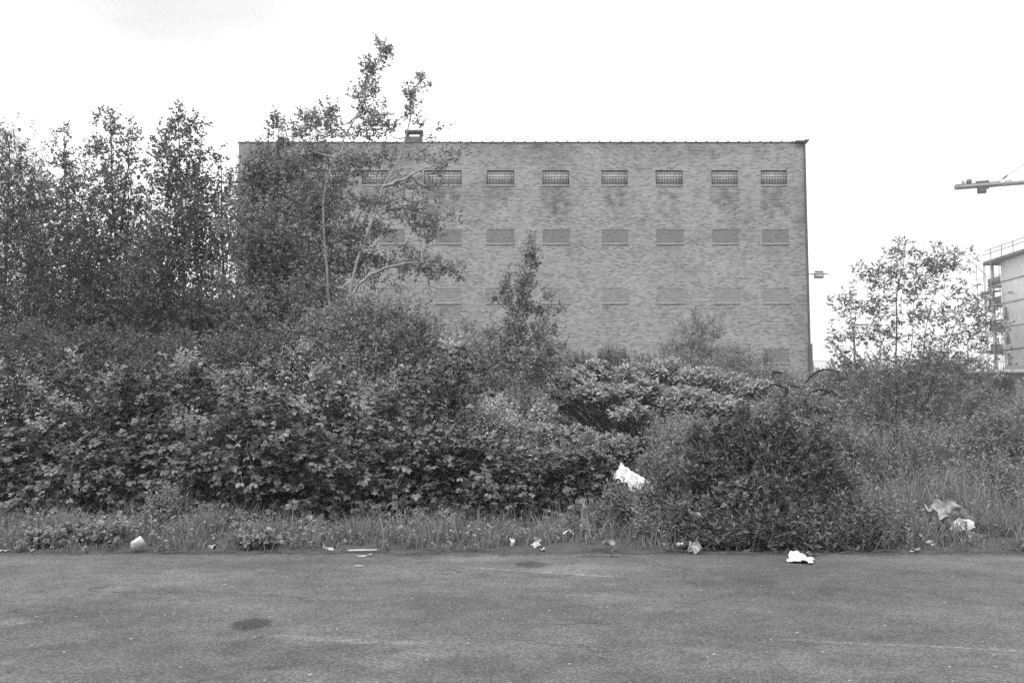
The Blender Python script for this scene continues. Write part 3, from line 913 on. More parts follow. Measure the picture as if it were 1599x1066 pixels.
def tree(name, label, Y, stems, clusters, leaf=(0.068, 0.105), dens=1.6, T=T_ASP, mat='leaf_poplar', bark='bark', r0=0.09, cat='tree', hang=0.35, twig_len=0.4, L=9, dscale=0.75, spire=False, group=None, yoff=0.0, spread_x=1.25, scat=0.27):
    """stems: list of pixel paths; clusters: (px, py, rx, ry[, density]) on the photograph, all at distance about Y"""
    ppm = FPX / Y
    base = P(stems[0][0][0], stems[0][0][1], Y); bz = float(gz(base[0], Y))
    t = thing(name, label, cat, (base[0], Y, bz), group)
    Vs, Fs, n = [], [], 0
    def addtube(p, r, k=7):
        nonlocal n
        V, f = tubes(p[None], r[None], k)
        Vs.append(V); Fs.append(f + n); n += len(V)
    axes = []
    for i, st_ in enumerate(stems):
        pts = np.array([P(a, b, Y + (0.0 if i == 0 else rng.normal() * 0.25)) for a, b in st_])
        if i == 0 or st_[0][1] > 690: pts[0][2] = bz - 0.1
        p = smooth_path(pts, 16)
        p[1:-1] += rng.normal(size=(14, 3)) * 0.018
        rr = r0 * (1.0 if i == 0 else 0.62)
        addtube(p, np.linspace(rr, rr * 0.14, 16), 6)
        axes.append(p)
    axp = np.concatenate(axes)
    C = []
    for c in clusters:
        px, py, rx, ry = c[:4]; dn = c[4] if len(c) > 4 else 1.0
        sx = spread_x if spread_x < 1.5 else 1.2 + (spread_x - 1.2) * min(max((py - 220) / 190.0, 0.0), 1.0)
        rx, ry = rx * sx / ppm, ry * sx ** 0.5 / ppm
        rd = dscale * 0.5 * (rx + ry) + 0.1
        ctr = P(px, py, Y + rng.normal() * 0.3 * dscale + yoff)
        # limb from the nearest lower stem point
        dv = axp - ctr
        cost = np.linalg.norm(dv, axis=1) + 1.5 * np.maximum(dv[:, 2] + 0.35 * ry, 0)
        a = axp[np.argmin(cost)]
        mid = (a + ctr) / 2 + np.array([0, 0, -0.08 * np.linalg.norm(ctr - a)]) + rng.normal(size=3) * 0.06
        limb = smooth_path([a, mid, ctr, ctr + np.array([0.1 * rx, 0, 0.6 * ry])], 9)
        rl = r0 * 0.24
        addtube(limb, np.linspace(rl, rl * 0.25, 9), 4)
        area = math.pi * rx * ry
        if spire and py < 200: dn = dn * 1.3
        la = 0.42 * ((leaf[0] + leaf[1]) / 2) ** 2
        k = max(4, int(2.1 * dens * dn * area / la / L))
        nsub = max(2, int(k / 5))
        sub = rvec(nsub) * (rng.random((nsub, 1)) ** 0.42)
        q_ = sub[rng.integers(0, nsub, k)] + rng.normal(size=(k, 3)) * scat
        off = q_ * np.array([rx, rd, ry])
        bpos = ctr + off
        dirs = unit(off / np.array([rx, rd, ry]) * 0.6 + UP * 0.55 + rng.normal(size=(k, 3)) * 0.45)
        ln = twig_len * (0.6 + 0.8 * rng.random(k)) * min(1.0, 1.6 * max(rx, ry) / twig_len)
        C.append((bpos - dirs * ln[:, None] * 0.5, dirs, ln, limb[rng.integers(4, 9, k)]))
    B = np.concatenate([c[0] for c in C]); D = np.concatenate([c[1] for c in C]); LN = np.concatenate([c[2] for c in C]); A = np.concatenate([c[3] for c in C])
    pos, d, nn, sz, pp = sprays(B, D, LN, L, leaf, lift=0.1 - hang, spread=0.8, droop=0.1, flat=0.5, rnd=0.8)
    keep_ = rng.random(len(B)) < 0.22
    tw = np.stack([A, A * 0.5 + B * 0.5 + np.array([0, 0, -0.03]), B, pp[:, -1]], 1)[keep_]
    V, f = tubes(tw, np.tile(np.array([0.008, 0.006, 0.004, 0.002]) * (r0 / 0.09) ** 0.5, (len(tw), 1)), 3)
    mk('twigs', V, [f], M['cane'], t)['kind'] = 'stuff'
    mk('trunk', np.concatenate(Vs), [np.concatenate(Fs)], M[bark], t, smooth=True)
    leaf_obj('crown', t, M[mat], pos, d, nn, sz, T)
    return t

AG = 'aspens in the row left of the warehouse'
tree('willow_tree', 'drooping narrow-leaved willow tree cut by the left edge of the photo', 27, [[(-15, 745), (5, 500), (15, 230)]],
     [(10, 225, 26, 34, .8), (28, 270, 36, 40), (-15, 290, 45, 60), (45, 320, 32, 55), (10, 370, 60, 60), (50, 430, 45, 60), (-10, 470, 60, 70), (35, 530, 60, 60), (80, 560, 40, 40)],
     leaf=(0.09, 0.13), T=T_LA2, mat='leaf_dark', dens=1.6, hang=0.8, spread_x=1.6, scat=0.33)
tree('aspen_tree', 'short narrow aspen between the drooping willow and the taller aspens', 29, [[(112, 742), (108, 450), (100, 215)]],
     [(100, 222, 11, 22, .7), (92, 250, 15, 22, .8), (112, 275, 18, 28), (95, 310, 22, 35), (122, 345, 24, 35, .8), (100, 395, 34, 45), (130, 450, 34, 50), (95, 500, 42, 45), (130, 560, 48, 45)], mat='leaf_dark', dens=0.94, spread_x=1.85, scat=0.33, group=AG)
tree('aspen_tree', 'tall aspen whose top splits into two leafy tips, second from the willow', 30, [[(190, 740), (182, 450), (172, 185)], [(185, 420), (195, 300), (207, 205)]],
     [(165, 182, 13, 18, .8), (178, 205, 16, 22, .8), (158, 225, 16, 22, .8), (207, 205, 8, 20, .7), (198, 240, 18, 28), (168, 265, 24, 34), (200, 300, 24, 34), (160, 320, 28, 40, .8), (195, 365, 34, 38, .8), (165, 410, 30, 42), (205, 455, 40, 50), (165, 510, 46, 45), (205, 565, 50, 40)], mat='leaf_dark', dens=0.90, spread_x=1.85, scat=0.33, group=AG)
tree('aspen_tree', 'tallest full-crowned aspen of the row left of the warehouse', 28, [[(300, 742), (290, 480), (278, 180)], [(290, 420), (305, 300), (318, 200)]],
     [(284, 178, 12, 12, .7), (268, 195, 16, 18, .8), (290, 205, 16, 20), (312, 205, 10, 18, .8), (255, 230, 18, 26), (285, 245, 30, 30), (262, 290, 30, 36), (300, 290, 26, 34), (275, 345, 36, 40), (245, 385, 30, 40, .8), (305, 365, 30, 34, .8), (265, 425, 36, 34), (240, 480, 36, 48), (300, 515, 46, 40), (250, 560, 50, 40)], mat='leaf_dark', dens=0.99, spread_x=1.85, scat=0.33, group=AG)
tree('aspen_tree', 'low aspen just left of the warehouse corner', 29, [[(352, 742), (348, 480), (345, 250)]],
     [(345, 250, 14, 12, .6), (330, 275, 20, 20, .7), (358, 285, 14, 24, .8), (340, 320, 28, 32), (355, 370, 22, 40, .8), (328, 390, 24, 34, .8), (350, 440, 26, 30, .7), (345, 510, 46, 40), (350, 565, 50, 36)], mat='leaf_dark', dens=0.90, spread_x=1.85, scat=0.33, group=AG)
for (px, top_, lab) in ((48, 300, 'aspen standing farther back between the willow and the short narrow aspen'), (142, 315, 'aspen standing farther back, seen between the short aspen and the two-tipped one'),
                        (228, 320, 'aspen standing farther back, seen between the two-tipped aspen and the tallest one'), (318, 335, 'aspen standing farther back, seen between the tallest aspen and the low one')):
    tree('aspen_tree', lab, 33, [[(px, 722), (px - 3, 500), (px + 2, top_ - 10)]],
         [(px, top_, 16, 22, .6), (px - 12, top_ + 45, 24, 36, .7), (px + 14, top_ + 80, 28, 40, .7), (px - 8, top_ + 125, 36, 44, .75), (px + 10, top_ + 170, 40, 44), (px - 14, top_ + 215, 44, 44), (px + 14, top_ + 250, 44, 40)],
         mat='leaf_dark', dens=0.55, spread_x=1.6, scat=0.33, group=AG)
tree('poplar_tree', 'dark bushy poplar covering the left corner of the brick warehouse', 27, [[(440, 745), (430, 480), (436, 200)], [(432, 430), (470, 300), (490, 250)]],
     [(432, 195, 12, 20, .6), (446, 215, 16, 14, .8), (430, 250, 34, 22), (395, 270, 26, 24), (465, 265, 34, 26), (420, 300, 44, 34), (475, 320, 36, 36), (395, 350, 36, 44), (440, 370, 48, 44), (400, 420, 42, 46), (470, 420, 44, 46), (420, 480, 56, 46), (480, 490, 44, 46), (400, 540, 50, 44), (460, 560, 56, 36)],
     mat='leaf_poplar', dens=1.6)
tree('poplar_tree', 'tall pale-limbed poplar leaning right with two thin spires above the warehouse roof', 25,
     [[(500, 757), (522, 560), (545, 466), (560, 400), (590, 320), (598, 290), (622, 255), (636, 205), (648, 135)],
      [(522, 560), (510, 420), (505, 310), (528, 232), (553, 190), (575, 135), (600, 66)],
      [(545, 466), (580, 428), (640, 412), (708, 418)], [(598, 292), (640, 275), (690, 250)]],
     [(602, 64, 10, 10, .6), (596, 84, 12, 14, .7), (582, 108, 14, 16, .75), (570, 132, 16, 14, .75), (558, 152, 14, 12, .8), (578, 172, 18, 14, .7), (590, 195, 24, 14, .75), (552, 202, 20, 12, .6),
      (512, 178, 18, 14, .8), (488, 190, 18, 14, .8), (470, 205, 18, 12, .8), (520, 200, 20, 14, .8), (610, 205, 10, 10, .5),
      (655, 122, 10, 12, .55), (645, 145, 13, 14, .65), (640, 172, 14, 14, .65), (652, 190, 10, 8, .4), (672, 128, 5, 6, .4), (680, 208, 14, 10, .4),
      (500, 245, 34, 20), (550, 250, 26, 16, .8), (590, 248, 30, 14, .8), (655, 240, 44, 10, .5), (700, 240, 20, 12, .4), (520, 290, 24, 26, .9), (480, 310, 30, 34),
      (575, 270, 30, 8, .5), (570, 310, 34, 14, .9), (620, 290, 14, 14, .5), (655, 285, 36, 9, .6), (690, 268, 24, 8, .4), (640, 318, 34, 14, .8), (680, 335, 26, 12, .8), (660, 350, 36, 10, .6),
      (500, 355, 44, 34), (550, 365, 34, 20), (590, 352, 22, 12, .8), (610, 335, 14, 10, .5), (665, 370, 22, 14, .5), (520, 410, 44, 30), (560, 405, 26, 18, .9), (600, 415, 26, 12, .7), (640, 400, 34, 14, .8), (660, 420, 36, 12, .8), (695, 420, 24, 12, .9), (715, 425, 10, 8, .6), (590, 440, 26, 10, .5), (500, 470, 40, 34), (540, 500, 36, 30)],
     bark='bark_pale', mat='leaf_poplar', dens=1.3, r0=0.085, leaf=(0.058, 0.09), twig_len=0.36, spread_x=1.35, scat=0.3, spire=True, yoff=0.6)
tree('young_poplar', 'slender young poplar with a thin pale trunk before the middle of the warehouse', 20,
     [[(800, 775), (797, 650), (806, 560), (815, 470), (830, 372)], [(806, 560), (795, 490), (788, 425)], [(806, 575), (850, 500), (882, 470)]],
     [(829, 378, 8, 12, 1.1), (831, 395, 10, 12, 1.2), (827, 412, 11, 14, 1.2), (822, 430, 13, 16, 1.2), (818, 450, 14, 18, 1.1), (789, 435, 7, 16, 1), (793, 462, 14, 16, .9), (812, 475, 20, 20), (858, 462, 10, 10, .7), (876, 478, 12, 8, .7), (845, 490, 16, 12, .8), (800, 510, 26, 20), (845, 520, 28, 18), (770, 515, 12, 16, .5), (820, 550, 42, 24), (860, 555, 20, 20), (785, 555, 24, 26), (838, 582, 30, 18, .7)],
     bark='bark_pale', mat='leaf_shrub', dens=1.5, r0=0.024, spread_x=1.2, scat=0.3, leaf=(0.05, 0.075), twig_len=0.28)
tree('willow_sapling', 'open many-stemmed young willow standing against the white sky on the right', 20,
     [[(1402, 765), (1400, 600), (1400, 480), (1414, 375)], [(1405, 765), (1385, 580), (1372, 480), (1380, 410)], [(1410, 765), (1440, 560), (1460, 450), (1478, 400)], [(1412, 765), (1470, 560), (1510, 470), (1540, 430)],
      [(1400, 765), (1360, 620), (1330, 520), (1325, 470)], [(1398, 765), (1345, 640), (1310, 560), (1295, 530)], [(1415, 765), (1480, 620), (1520, 560)], [(1402, 765), (1420, 560), (1430, 440)]],
     [(1414, 382, 12, 14, .7), (1392, 405, 16, 16, .8), (1415, 415, 22, 18, .8), (1372, 420, 16, 16, .7), (1345, 425, 9, 8, .5), (1390, 445, 30, 20, .8), (1430, 450, 22, 18, .8), (1470, 420, 22, 18, .8), (1490, 415, 20, 20, .8), (1503, 392, 7, 8, .5), (1460, 450, 20, 18, .6), (1500, 445, 14, 14, .6), (1332, 460, 12, 10, .5), (1325, 490, 16, 18, .7), (1360, 480, 22, 18, .7),
      (1400, 490, 28, 20, .7), (1440, 495, 26, 18, .6), (1480, 490, 22, 18, .7), (1525, 470, 20, 18, .8), (1540, 495, 18, 16, .8), (1520, 510, 24, 14, .8), (1355, 520, 24, 16, .7), (1400, 530, 30, 18, .7), (1450, 530, 28, 18, .6), (1500, 535, 24, 16, .7), (1300, 530, 16, 10, .8), (1320, 550, 20, 14, .8), (1340, 565, 24, 14, .8), (1390, 570, 28, 14, .7), (1440, 570, 30, 16, .8), (1545, 530, 18, 16, .6), (1530, 560, 26, 16, .8), (1480, 575, 30, 16, .9), (1350, 600, 34, 20), (1400, 605, 40, 22), (1460, 605, 40, 22), (1520, 600, 36, 20), (1380, 640, 44, 20, .8), (1440, 640, 44, 20, .8), (1310, 590, 26, 18), (1330, 640, 30, 18, .7)],
     leaf=(0.10, 0.15), T=T_LA2, mat='leaf_shrub', dens=1.9, r0=0.03, bark='bark', twig_len=0.3, L=7, hang=0.0, spread_x=1.45, scat=0.42)
tree('willow_bush', 'thin upright willow bush in front of the right half of the warehouse', 30, [[(1085, 735), (1080, 560), (1082, 490)], [(1085, 735), (1110, 560), (1115, 490)], [(1080, 735), (1060, 560), (1050, 520)]],
     [(1082, 492, 10, 10, .5), (1070, 515, 14, 14, .7), (1095, 510, 14, 14, .7), (1115, 495, 10, 10, .5), (1120, 520, 12, 14, .6), (1050, 535, 14, 12, .7), (1080, 540, 26, 14, .8), (1110, 550, 22, 14, .8), (1060, 560, 26, 12), (1095, 575, 34, 14)],
     leaf=(0.07, 0.1), T=T_LA2, mat='leaf_shrub', dens=2.4, r0=0.03, cat='bush', twig_len=0.35, L=7, hang=0.0, spread_x=1.4)
tree('elder_bush', 'loose bush at the foot of the warehouse between the willow bush and its right corner', 29, [[(1160, 738), (1158, 600), (1160, 540)], [(1160, 738), (1180, 600), (1190, 545)]],
     [(1150, 545, 14, 10, .6), (1140, 565, 24, 14, .8), (1170, 560, 22, 14, .7), (1195, 555, 14, 10, .5), (1160, 585, 34, 14), (1200, 580, 22, 12, .7)],
     leaf=(0.07, 0.1), T=T_LA2, mat='leaf_shrub', dens=2.4, r0=0.03, cat='bush', twig_len=0.35, L=7, hang=0.0, spread_x=1.4)
# bushes between the brambles and the trees
tree('round_bush', 'round grey-leaved bush under the pale-limbed poplar', 21.5, [[(590, 770), (588, 640), (590, 500)], [(588, 760), (540, 620), (520, 530)], [(592, 760), (640, 620), (660, 520)]],
     [(520, 490, 40, 22), (570, 480, 36, 20), (620, 490, 40, 24), (650, 510, 30, 22, .8), (500, 520, 44, 30), (560, 520, 50, 34), (625, 530, 50, 34), (675, 545, 36, 30, .9), (520, 570, 60, 34), (600, 575, 60, 34), (660, 590, 50, 30), (700, 585, 30, 26)],
     leaf=(0.06, 0.085), T=T_OV2, mat='leaf_shrub', dens=1.5, r0=0.05, cat='bush', twig_len=0.35)
tree('sallow_bush', 'thin-twigged bush between the round bush and the slender young poplar', 22, [[(735, 768), (735, 640), (740, 500)], [(735, 768), (705, 620), (700, 520)], [(737, 768), (765, 620), (765, 520)]],
     [(700, 515, 14, 16, .6), (735, 510, 18, 16, .6), (760, 520, 14, 14, .5), (715, 540, 30, 20, .8), (755, 550, 30, 22, .8), (700, 570, 30, 24), (740, 580, 36, 26), (775, 590, 26, 24, .9), (715, 610, 40, 24), (760, 620, 40, 26)],
     leaf=(0.05, 0.075), T=T_OV2, mat='leaf_shrub', dens=1.35, r0=0.03, cat='bush', twig_len=0.35)
UG = 'dark bushes under the row of aspens'
for (px, top_, wd, lab) in ((20, 500, 90, 'dark bush under the drooping willow, behind the brambles'), (150, 515, 90, 'dark bush at the foot of the short narrow aspen, behind the brambles'),
                            (275, 520, 90, 'dark bush at the foot of the tallest aspen, behind the brambles'), (400, 515, 90, 'dark bush at the foot of the bushy poplar, behind the brambles')):
    tree('dark_bush', lab, 23 + rng.random(), [[(px, 765), (px, 640), (px + 5, top_ + 20)]],
         [(px - .4 * wd, top_ + 40, .4 * wd, 28), (px + .1 * wd, top_ + 20, .4 * wd, 24), (px + .5 * wd, top_ + 45, .38 * wd, 30), (px - .2 * wd, top_ + 80, .5 * wd, 34), (px + .35 * wd, top_ + 85, .5 * wd, 34)],
         leaf=(0.06, 0.09), T=T_OV2, mat='leaf_dark', dens=1.5, r0=0.05, cat='bush', group=UG)
BG = 'distant bushes along the foot of the viaduct'
for (px, py, w, h, Y, lab) in ((1225, 600, 44, 26, 42, 'distant bush at the right foot of the warehouse'), (1300, 600, 50, 24, 40, 'distant bush below the left end of the viaduct railing'), (1380, 590, 54, 34, 44, 'distant bush behind the stems of the young willow'),
                              (1462, 572, 46, 40, 46, 'taller dark distant bush right of the young willow stems'), (1530, 622, 34, 16, 42, 'distant bush below the viaduct arch'), (1612, 634, 36, 16, 38, 'distant bush below the viaduct at the right edge of the photo')):
    tree('distant_bush', lab, Y, [[(px, 690), (px, 640), (px, py)]], [(px, py - h * .3, w * .5, h * .6), (px - w * .5, py + h * .2, w * .5, h * .7), (px + w * .5, py + h * .2, w * .5, h * .7), (px, py + h * .8, w, h * .7), (px - w * .4, py + 1.6 * h, w * .7, h * .8), (px, py + 2.4 * h, w, h), (px + w * .4, py + 1.6 * h, w * .7, h * .8)],
         leaf=(0.09, 0.14), T=T_OV2, mat='leaf_shrub', dens=1.6, r0=0.06, cat='bush', twig_len=0.5, group=BG)

# ------------------------------------------------------------------ bramble thickets
PROF = np.array([(.45, .1), (.12, .38), (0, .7), (.2, 1.0), (.75, 1.28), (1.6, 1.52), (2.8, 1.85), (4.4, 2.3), (5.2, 2.2)])   # (depth, height)
ps = np.concatenate([[0], np.cumsum(np.linalg.norm(np.diff(PROF, axis=0), axis=1))])

def thicket(name, label, x0, x1, hs, yfront, nspray, nfill, seed, mat='leaf_bramble', blossom=500, parts=300, lumps=0.58, size=(0.10, 0.165)):
    """a mound of arching canes from px x0 to x1; hs(x) scales its profile, yfront(x) is where its foot stands"""
    nz, nz2 = Noise(seed, 0.5), Noise(seed + 1, 1.25)
    cx = (x0 + x1) / 2
    t = thing(name, label, 'bramble', (cx, float(yfront(np.array([cx]))[0]) + 1.5, 0))
    def surf(x, s):
        dep = np.interp(s, ps, PROF[:, 0]); z = np.interp(s, ps, PROF[:, 1])
        e = 0.02
        dd = np.interp(s + e, ps, PROF[:, 0]) - np.interp(s - e, ps, PROF[:, 0]); dz = np.interp(s + e, ps, PROF[:, 1]) - np.interp(s - e, ps, PROF[:, 1])
        h = hs(x)
        p = np.stack([x, yfront(x) + dep * (0.5 + 0.5 * h), z * h], 1)
        nrm = unit(np.stack([np.zeros_like(x), -dz, dd], 1) + 1e-6)
        return p, nrm
    def sample(k, deep0, deep1):
        x = x0 + (x1 - x0) * rng.random(k)
        s = ps[-1] * rng.random(k) ** 1.15
        p, nrm = surf(x, s)
        l = lumps * (0.8 * nz(p) + 0.45 * nz2(p))
        ends = np.clip(np.minimum(x - x0, x1 - x) / 1.2, 0.0, 1.0) ** 0.5
        l = l - (1 - ends) * 0.5
        dep = deep0 + (deep1 - deep0) * rng.random(k) ** 1.6
        return p + nrm * (l - dep)[:, None], nrm, dep
    b, nrm, dep = sample(nspray, 0.0, 0.45)
    b[:, 2] = np.maximum(b[:, 2], 0.1)
    tang = unit(np.stack([rng.normal(size=nspray), -0.5 * rng.random(nspray) - 0.1, 0.25 * rng.normal(size=nspray) - 0.05], 1))
    d = unit(tang + nrm * (0.15 + 0.4 * rng.random((nspray, 1))))
    up_ = rng.random(nspray) < 0.16 * np.clip(nrm[:, 2] + 0.3, 0, 1)
    d[up_] = unit(UP + 0.5 * rng.normal(size=(int(up_.sum()), 3)))
    ln = 0.45 + 0.5 * rng.random(nspray)
    ln[up_] *= 0.75
    L = 9
    pos, ld, nn, sz, pp = sprays(b, d, ln, L, size, lift=0.28, spread=0.9, droop=0.32, flat=1.0, rnd=0.42, out=nrm)
    front = np.repeat(dep, L)
    fb_, fn, _ = sample(nfill, 0.35, 1.1)  # extra leaves inside the mound, added to block light passing through
    fb_[:, 2] = np.maximum(fb_[:, 2], 0.08)
    sel_ = (dep < 0.2) & (rng.random(nspray) < 0.7)
    V, f = tubes(pp[sel_][:, [0, 2, 3]], np.tile(np.array([.006, .005, .003]), (int(sel_.sum()), 1)), 3)
    # rooted canes that carry the shoots
    k = nspray // 12
    rx_ = b[:k, 0] + rng.normal(size=k) * 0.5
    root = np.stack([rx_, b[:k, 1] + 0.8 + 0.5 * rng.random(k), np.zeros(k)], 1)
    rp = np.stack([root, root * .5 + b[:k] * .5 + np.array([0, .3, .45]), b[:k] + np.array([0, .05, .12]), b[:k]], 1)
    V2, f2 = tubes(rp, np.tile(np.array([.011, .009, .007, .005]), (k, 1)), 4)
    c = mk('canes', np.concatenate([V, V2]), [np.concatenate([f, f2 + len(V)])], M['cane'], t); c['kind'] = 'stuff'
    score = sz / pos[:, 1] - 0.02 * front + 0.002 * rng.random(len(sz))
    vis = np.abs(pos[:, 0] / pos[:, 1]) < 0.55
    order = np.argsort(-np.where(vis, score, -9))
    pick = order[:parts * 3][rng.permutation(parts * 3)[:parts]] if parts else np.array([], int)
    rest = np.ones(len(pos), bool); rest[pick] = False
    ap = np.concatenate([pos[rest], fb_]); ad = np.concatenate([ld[rest], rvec(nfill)]); an_ = np.concatenate([nn[rest], UP + 0.6 * rng.normal(size=(nfill, 3))]); as_ = np.concatenate([sz[rest], 0.2 + 0.1 * rng.random(nfill)])
    near = ap[:, 1] < np.quantile(ap[:, 1], 0.38)
    leaf_obj('foliage', t, M[mat], ap[near], ad[near], an_[near], as_[near], T_TRI)
    leaf_obj('foliage', t, M[mat], ap[~near], ad[~near], an_[~near], as_[~near], T_TR2)
    if parts: leaf_parts(t, pos, ld, nn, sz, T_TRI, M[mat], pick)
    # young flowering shoots, extra pale and kept high to paint light on the top
    k = int(nspray * 0.75)
    yb, yn, _ = sample(k * 4, -0.02, 0.12)
    sel = rng.random(k * 4) < np.clip((yb[:, 2] - 1.1) / 0.6, 0.02, 1) * np.clip(0.6 + 0.5 * nz(yb * 0.7 + 5), 0, 1)
    yb = yb[sel][:k]
    k = len(yb)
    yd = unit(UP + 0.4 * rng.normal(size=(k, 3)))
    yl = 0.16 + 0.24 * rng.random(k)
    yp, yld, ynn, ysz, ypp = sprays(yb, yd, yl, 6, (0.06, 0.11), lift=0.3, spread=0.8, droop=0.05, flat=0.9, rnd=0.45)
    leaf_obj('young_shoots', t, M['leaf_young_lit'], yp, yld, ynn, ysz, T_TR2)
    if blossom:
        tips = np.concatenate([pp[up_, -1], ypp[:, -1]])
        w = np.clip(tips[:, 2], 0.2, 3); w /= w.sum()
        q_ = tips[rng.choice(len(tips), blossom // 5, p=w)]
        fp = (q_[:, None] + rng.normal(size=(len(q_), 5, 3)) * np.array([.05, .05, .06]) + np.array([0, 0, .07])).reshape(-1, 3)
        leaf_obj('blossom', t, M['blossom'], fp, rvec(len(fp)), UP + np.array([0, -.6, 0]) + 0.5 * rng.normal(size=(len(fp), 3)), 0.012 + 0.013 * rng.random(len(fp)) ** 2, T_FLO)
    return t

def hcurve(pts, Y):
    """height scale from the photographed top edge: pairs (px, row)"""
    xs_ = np.array([(px - 799.5) * Y / FPX for px, _ in pts]); hz = np.array([(P(px, py, Y)[2] - 0.52) / 2.3 for px, py in pts])
    return lambda x: np.interp(x, xs_, hz)
hl = hcurve([(-120, 600), (0, 603), (120, 590), (220, 598), (300, 595), (400, 588), (470, 588), (520, 600)], 18.0)
thicket('bramble_thicket', 'wide pale-topped bramble thicket filling the left side of the verge', -10.4, -4.2, hl, lambda x: 13.9 + 0.35 * np.sin(x * 0.9) + 0.25 * np.sin(x * 2.3 + 1), 4200, 2800, 31, blossom=4000)
hm = hcurve([(380, 596), (430, 594), (500, 592), (560, 597), (640, 612), (700, 630), (760, 655), (850, 690), (940, 725), (1000, 745)], 17.5)
thicket('bramble_thicket', 'dark glossy bramble thicket sloping down to the white sheet in the middle of the verge', -4.6, 2.0, hm, lambda x: 13.75 + 0.3 * np.sin(x * 1.1 + 2) - 0.12 * np.clip(x + 4, 0, 9) + 0.2 * np.sin(x * 2.9), 4200, 3000, 41, blossom=2600)

# ------------------------------------------------------------------ other shrubs made of arching shoots
def shoots_shrub(name, label, cat, base, blobs, n, L, size, T, mat, length=(0.3, 0.6), droop=0.2, flat=0.7, rnd=0.5, parts=0, stem_r=0.012, bark='cane', spread=0.8, group=None, updir=0.6, fill=0):
    """blobs: (x, y, z, rx, ry, rz, weight) in metres"""
    t = thing(name, label, cat, tuple(base), group)
    w = np.array([b[6] for b in blobs], float); w /= w.sum()
    who = rng.choice(len(blobs), n, p=w)
    bl = np.array([b[:6] for b in blobs])[who]
    u = rvec(n) * (rng.random((n, 1)) ** 0.45)
    tip = bl[:, :3] + u * bl[:, 3:]
    tip[:, 2] = np.maximum(tip[:, 2], 0.08)
    base = np.array(base, float)
    d = unit((tip - (base + np.array([0, 0, -0.3]))) * np.array([1, 1, 0.7]) * 0.7 + UP * updir + 0.5 * rng.normal(size=(n, 3)))
    ln = length[0] + (length[1] - length[0]) * rng.random(n)
    b0 = tip - d * ln[:, None] * 0.7
    b0[:, 2] = np.maximum(b0[:, 2], 0.05)
    pos, ld, nn, sz, pp = sprays(b0, d, ln, L, size, lift=0.3, spread=spread, droop=droop, flat=flat, rnd=rnd, out=u)
    k = max(12, n // 5)
    root = base + rng.normal(size=(k, 3)) * np.array([.22, .2, 0]); root[:, 2] = 0
    idx = rng.permutation(n)[:k]
    rp = np.stack([root, root * .55 + b0[idx] * .45 + np.array([0, 0, .12]), b0[idx] * .85 + root * .15 + np.array([0, 0, .06]), b0[idx]], 1)
    sel_ = rng.random(n) < 0.6
    V, f = tubes(pp[sel_][:, [0, 2, 3]], np.tile(np.array([.005, .004, .002]), (int(sel_.sum()), 1)), 3)
    V2, f2 = tubes(rp, np.tile(np.array([1, .8, .6, .4]) * stem_r, (k, 1)), 4)
    c = mk('stems', np.concatenate([V, V2]), [np.concatenate([f, f2 + len(V)])], M[bark], t); c['kind'] = 'stuff'
    pick = np.array([], int)
    if parts:
        score = sz / pos[:, 1] + 0.0025 * rng.random(len(sz)) - 0.004 * (pos[:, 1] - pos[:, 1].min())
        order = np.argsort(-score)[:parts * 3]
        pick = order[rng.permutation(len(order))[:parts]]
    rest = np.ones(len(pos), bool); rest[pick] = False
    P_, D_, N_, S_ = pos[rest], ld[rest], nn[rest], sz[rest]
    if fill:
        uu = rvec(fill) * (rng.random((fill, 1)) ** 0.6) * 0.75
        bb = np.array([b[:6] for b in blobs])[rng.choice(len(blobs), fill, p=w)]
        fp = bb[:, :3] + uu * bb[:, 3:]; fp[:, 2] = np.maximum(fp[:, 2], 0.05)
        P_ = np.concatenate([P_, fp]); D_ = np.concatenate([D_, rvec(fill)]); N_ = np.concatenate([N_, rvec(fill)]); S_ = np.concatenate([S_, np.full(fill, size[1] * 1.1)])
    leaf_obj('foliage', t, M[mat], P_, D_, N_, S_, T)
    if parts: leaf_parts(t, pos, ld, nn, sz, T, M[mat], pick)
    return t

def blob(px, py, rx, ry, Y, rd=None, w=None):
    ppm = FPX / Y
    p = P(px, py, Y)
    return (p[0], Y, p[2], rx / ppm, rd if rd else 0.5 * (rx + ry) / ppm, ry / ppm, w if w else rx * ry)

# big dark shrub at the road edge
shoots_shrub('roadside_shrub', 'big dark narrow-leaved shrub leaning over the road edge', 'shrub', (3.3, 12.5, 0),
    [blob(1065, 800, 44, 42, 11.9), blob(1100, 730, 42, 44, 12.4), blob(1165, 700, 44, 44, 12.7), blob(1190, 765, 64, 46, 12.1), blob(1160, 822, 66, 34, 11.6), blob(1262, 735, 38, 48, 12.4), blob(1230, 680, 30, 34, 12.8), blob(1265, 805, 60, 42, 11.8), blob(1325, 800, 36, 36, 12.0), blob(1355, 836, 46, 22, 11.6, 0.3), blob(1110, 846, 60, 16, 11.3, 0.22), blob(1230, 848, 100, 15, 11.3, 0.22), blob(1330, 852, 50, 10, 11.3, 0.2), blob(1295, 705, 24, 30, 12.7), blob(1130, 668, 34, 24, 12.8), blob(1195, 664, 30, 20, 12.8), blob(1090, 672, 10, 24, 12.6), blob(1160, 640, 10, 22, 12.8), blob(1225, 640, 12, 24, 12.9), blob(1277, 668, 10, 24, 12.7), blob(1322, 742, 16, 20, 12.3), blob(1042, 745, 16, 20, 12.2), blob(1375, 815, 14, 14, 12.0)],
    2500, 10, (0.05, 0.10), T_NAR, 'leaf_roadside', (0.25, 1.15), 0.38, 0.7, 0.65, parts=300, fill=2600)
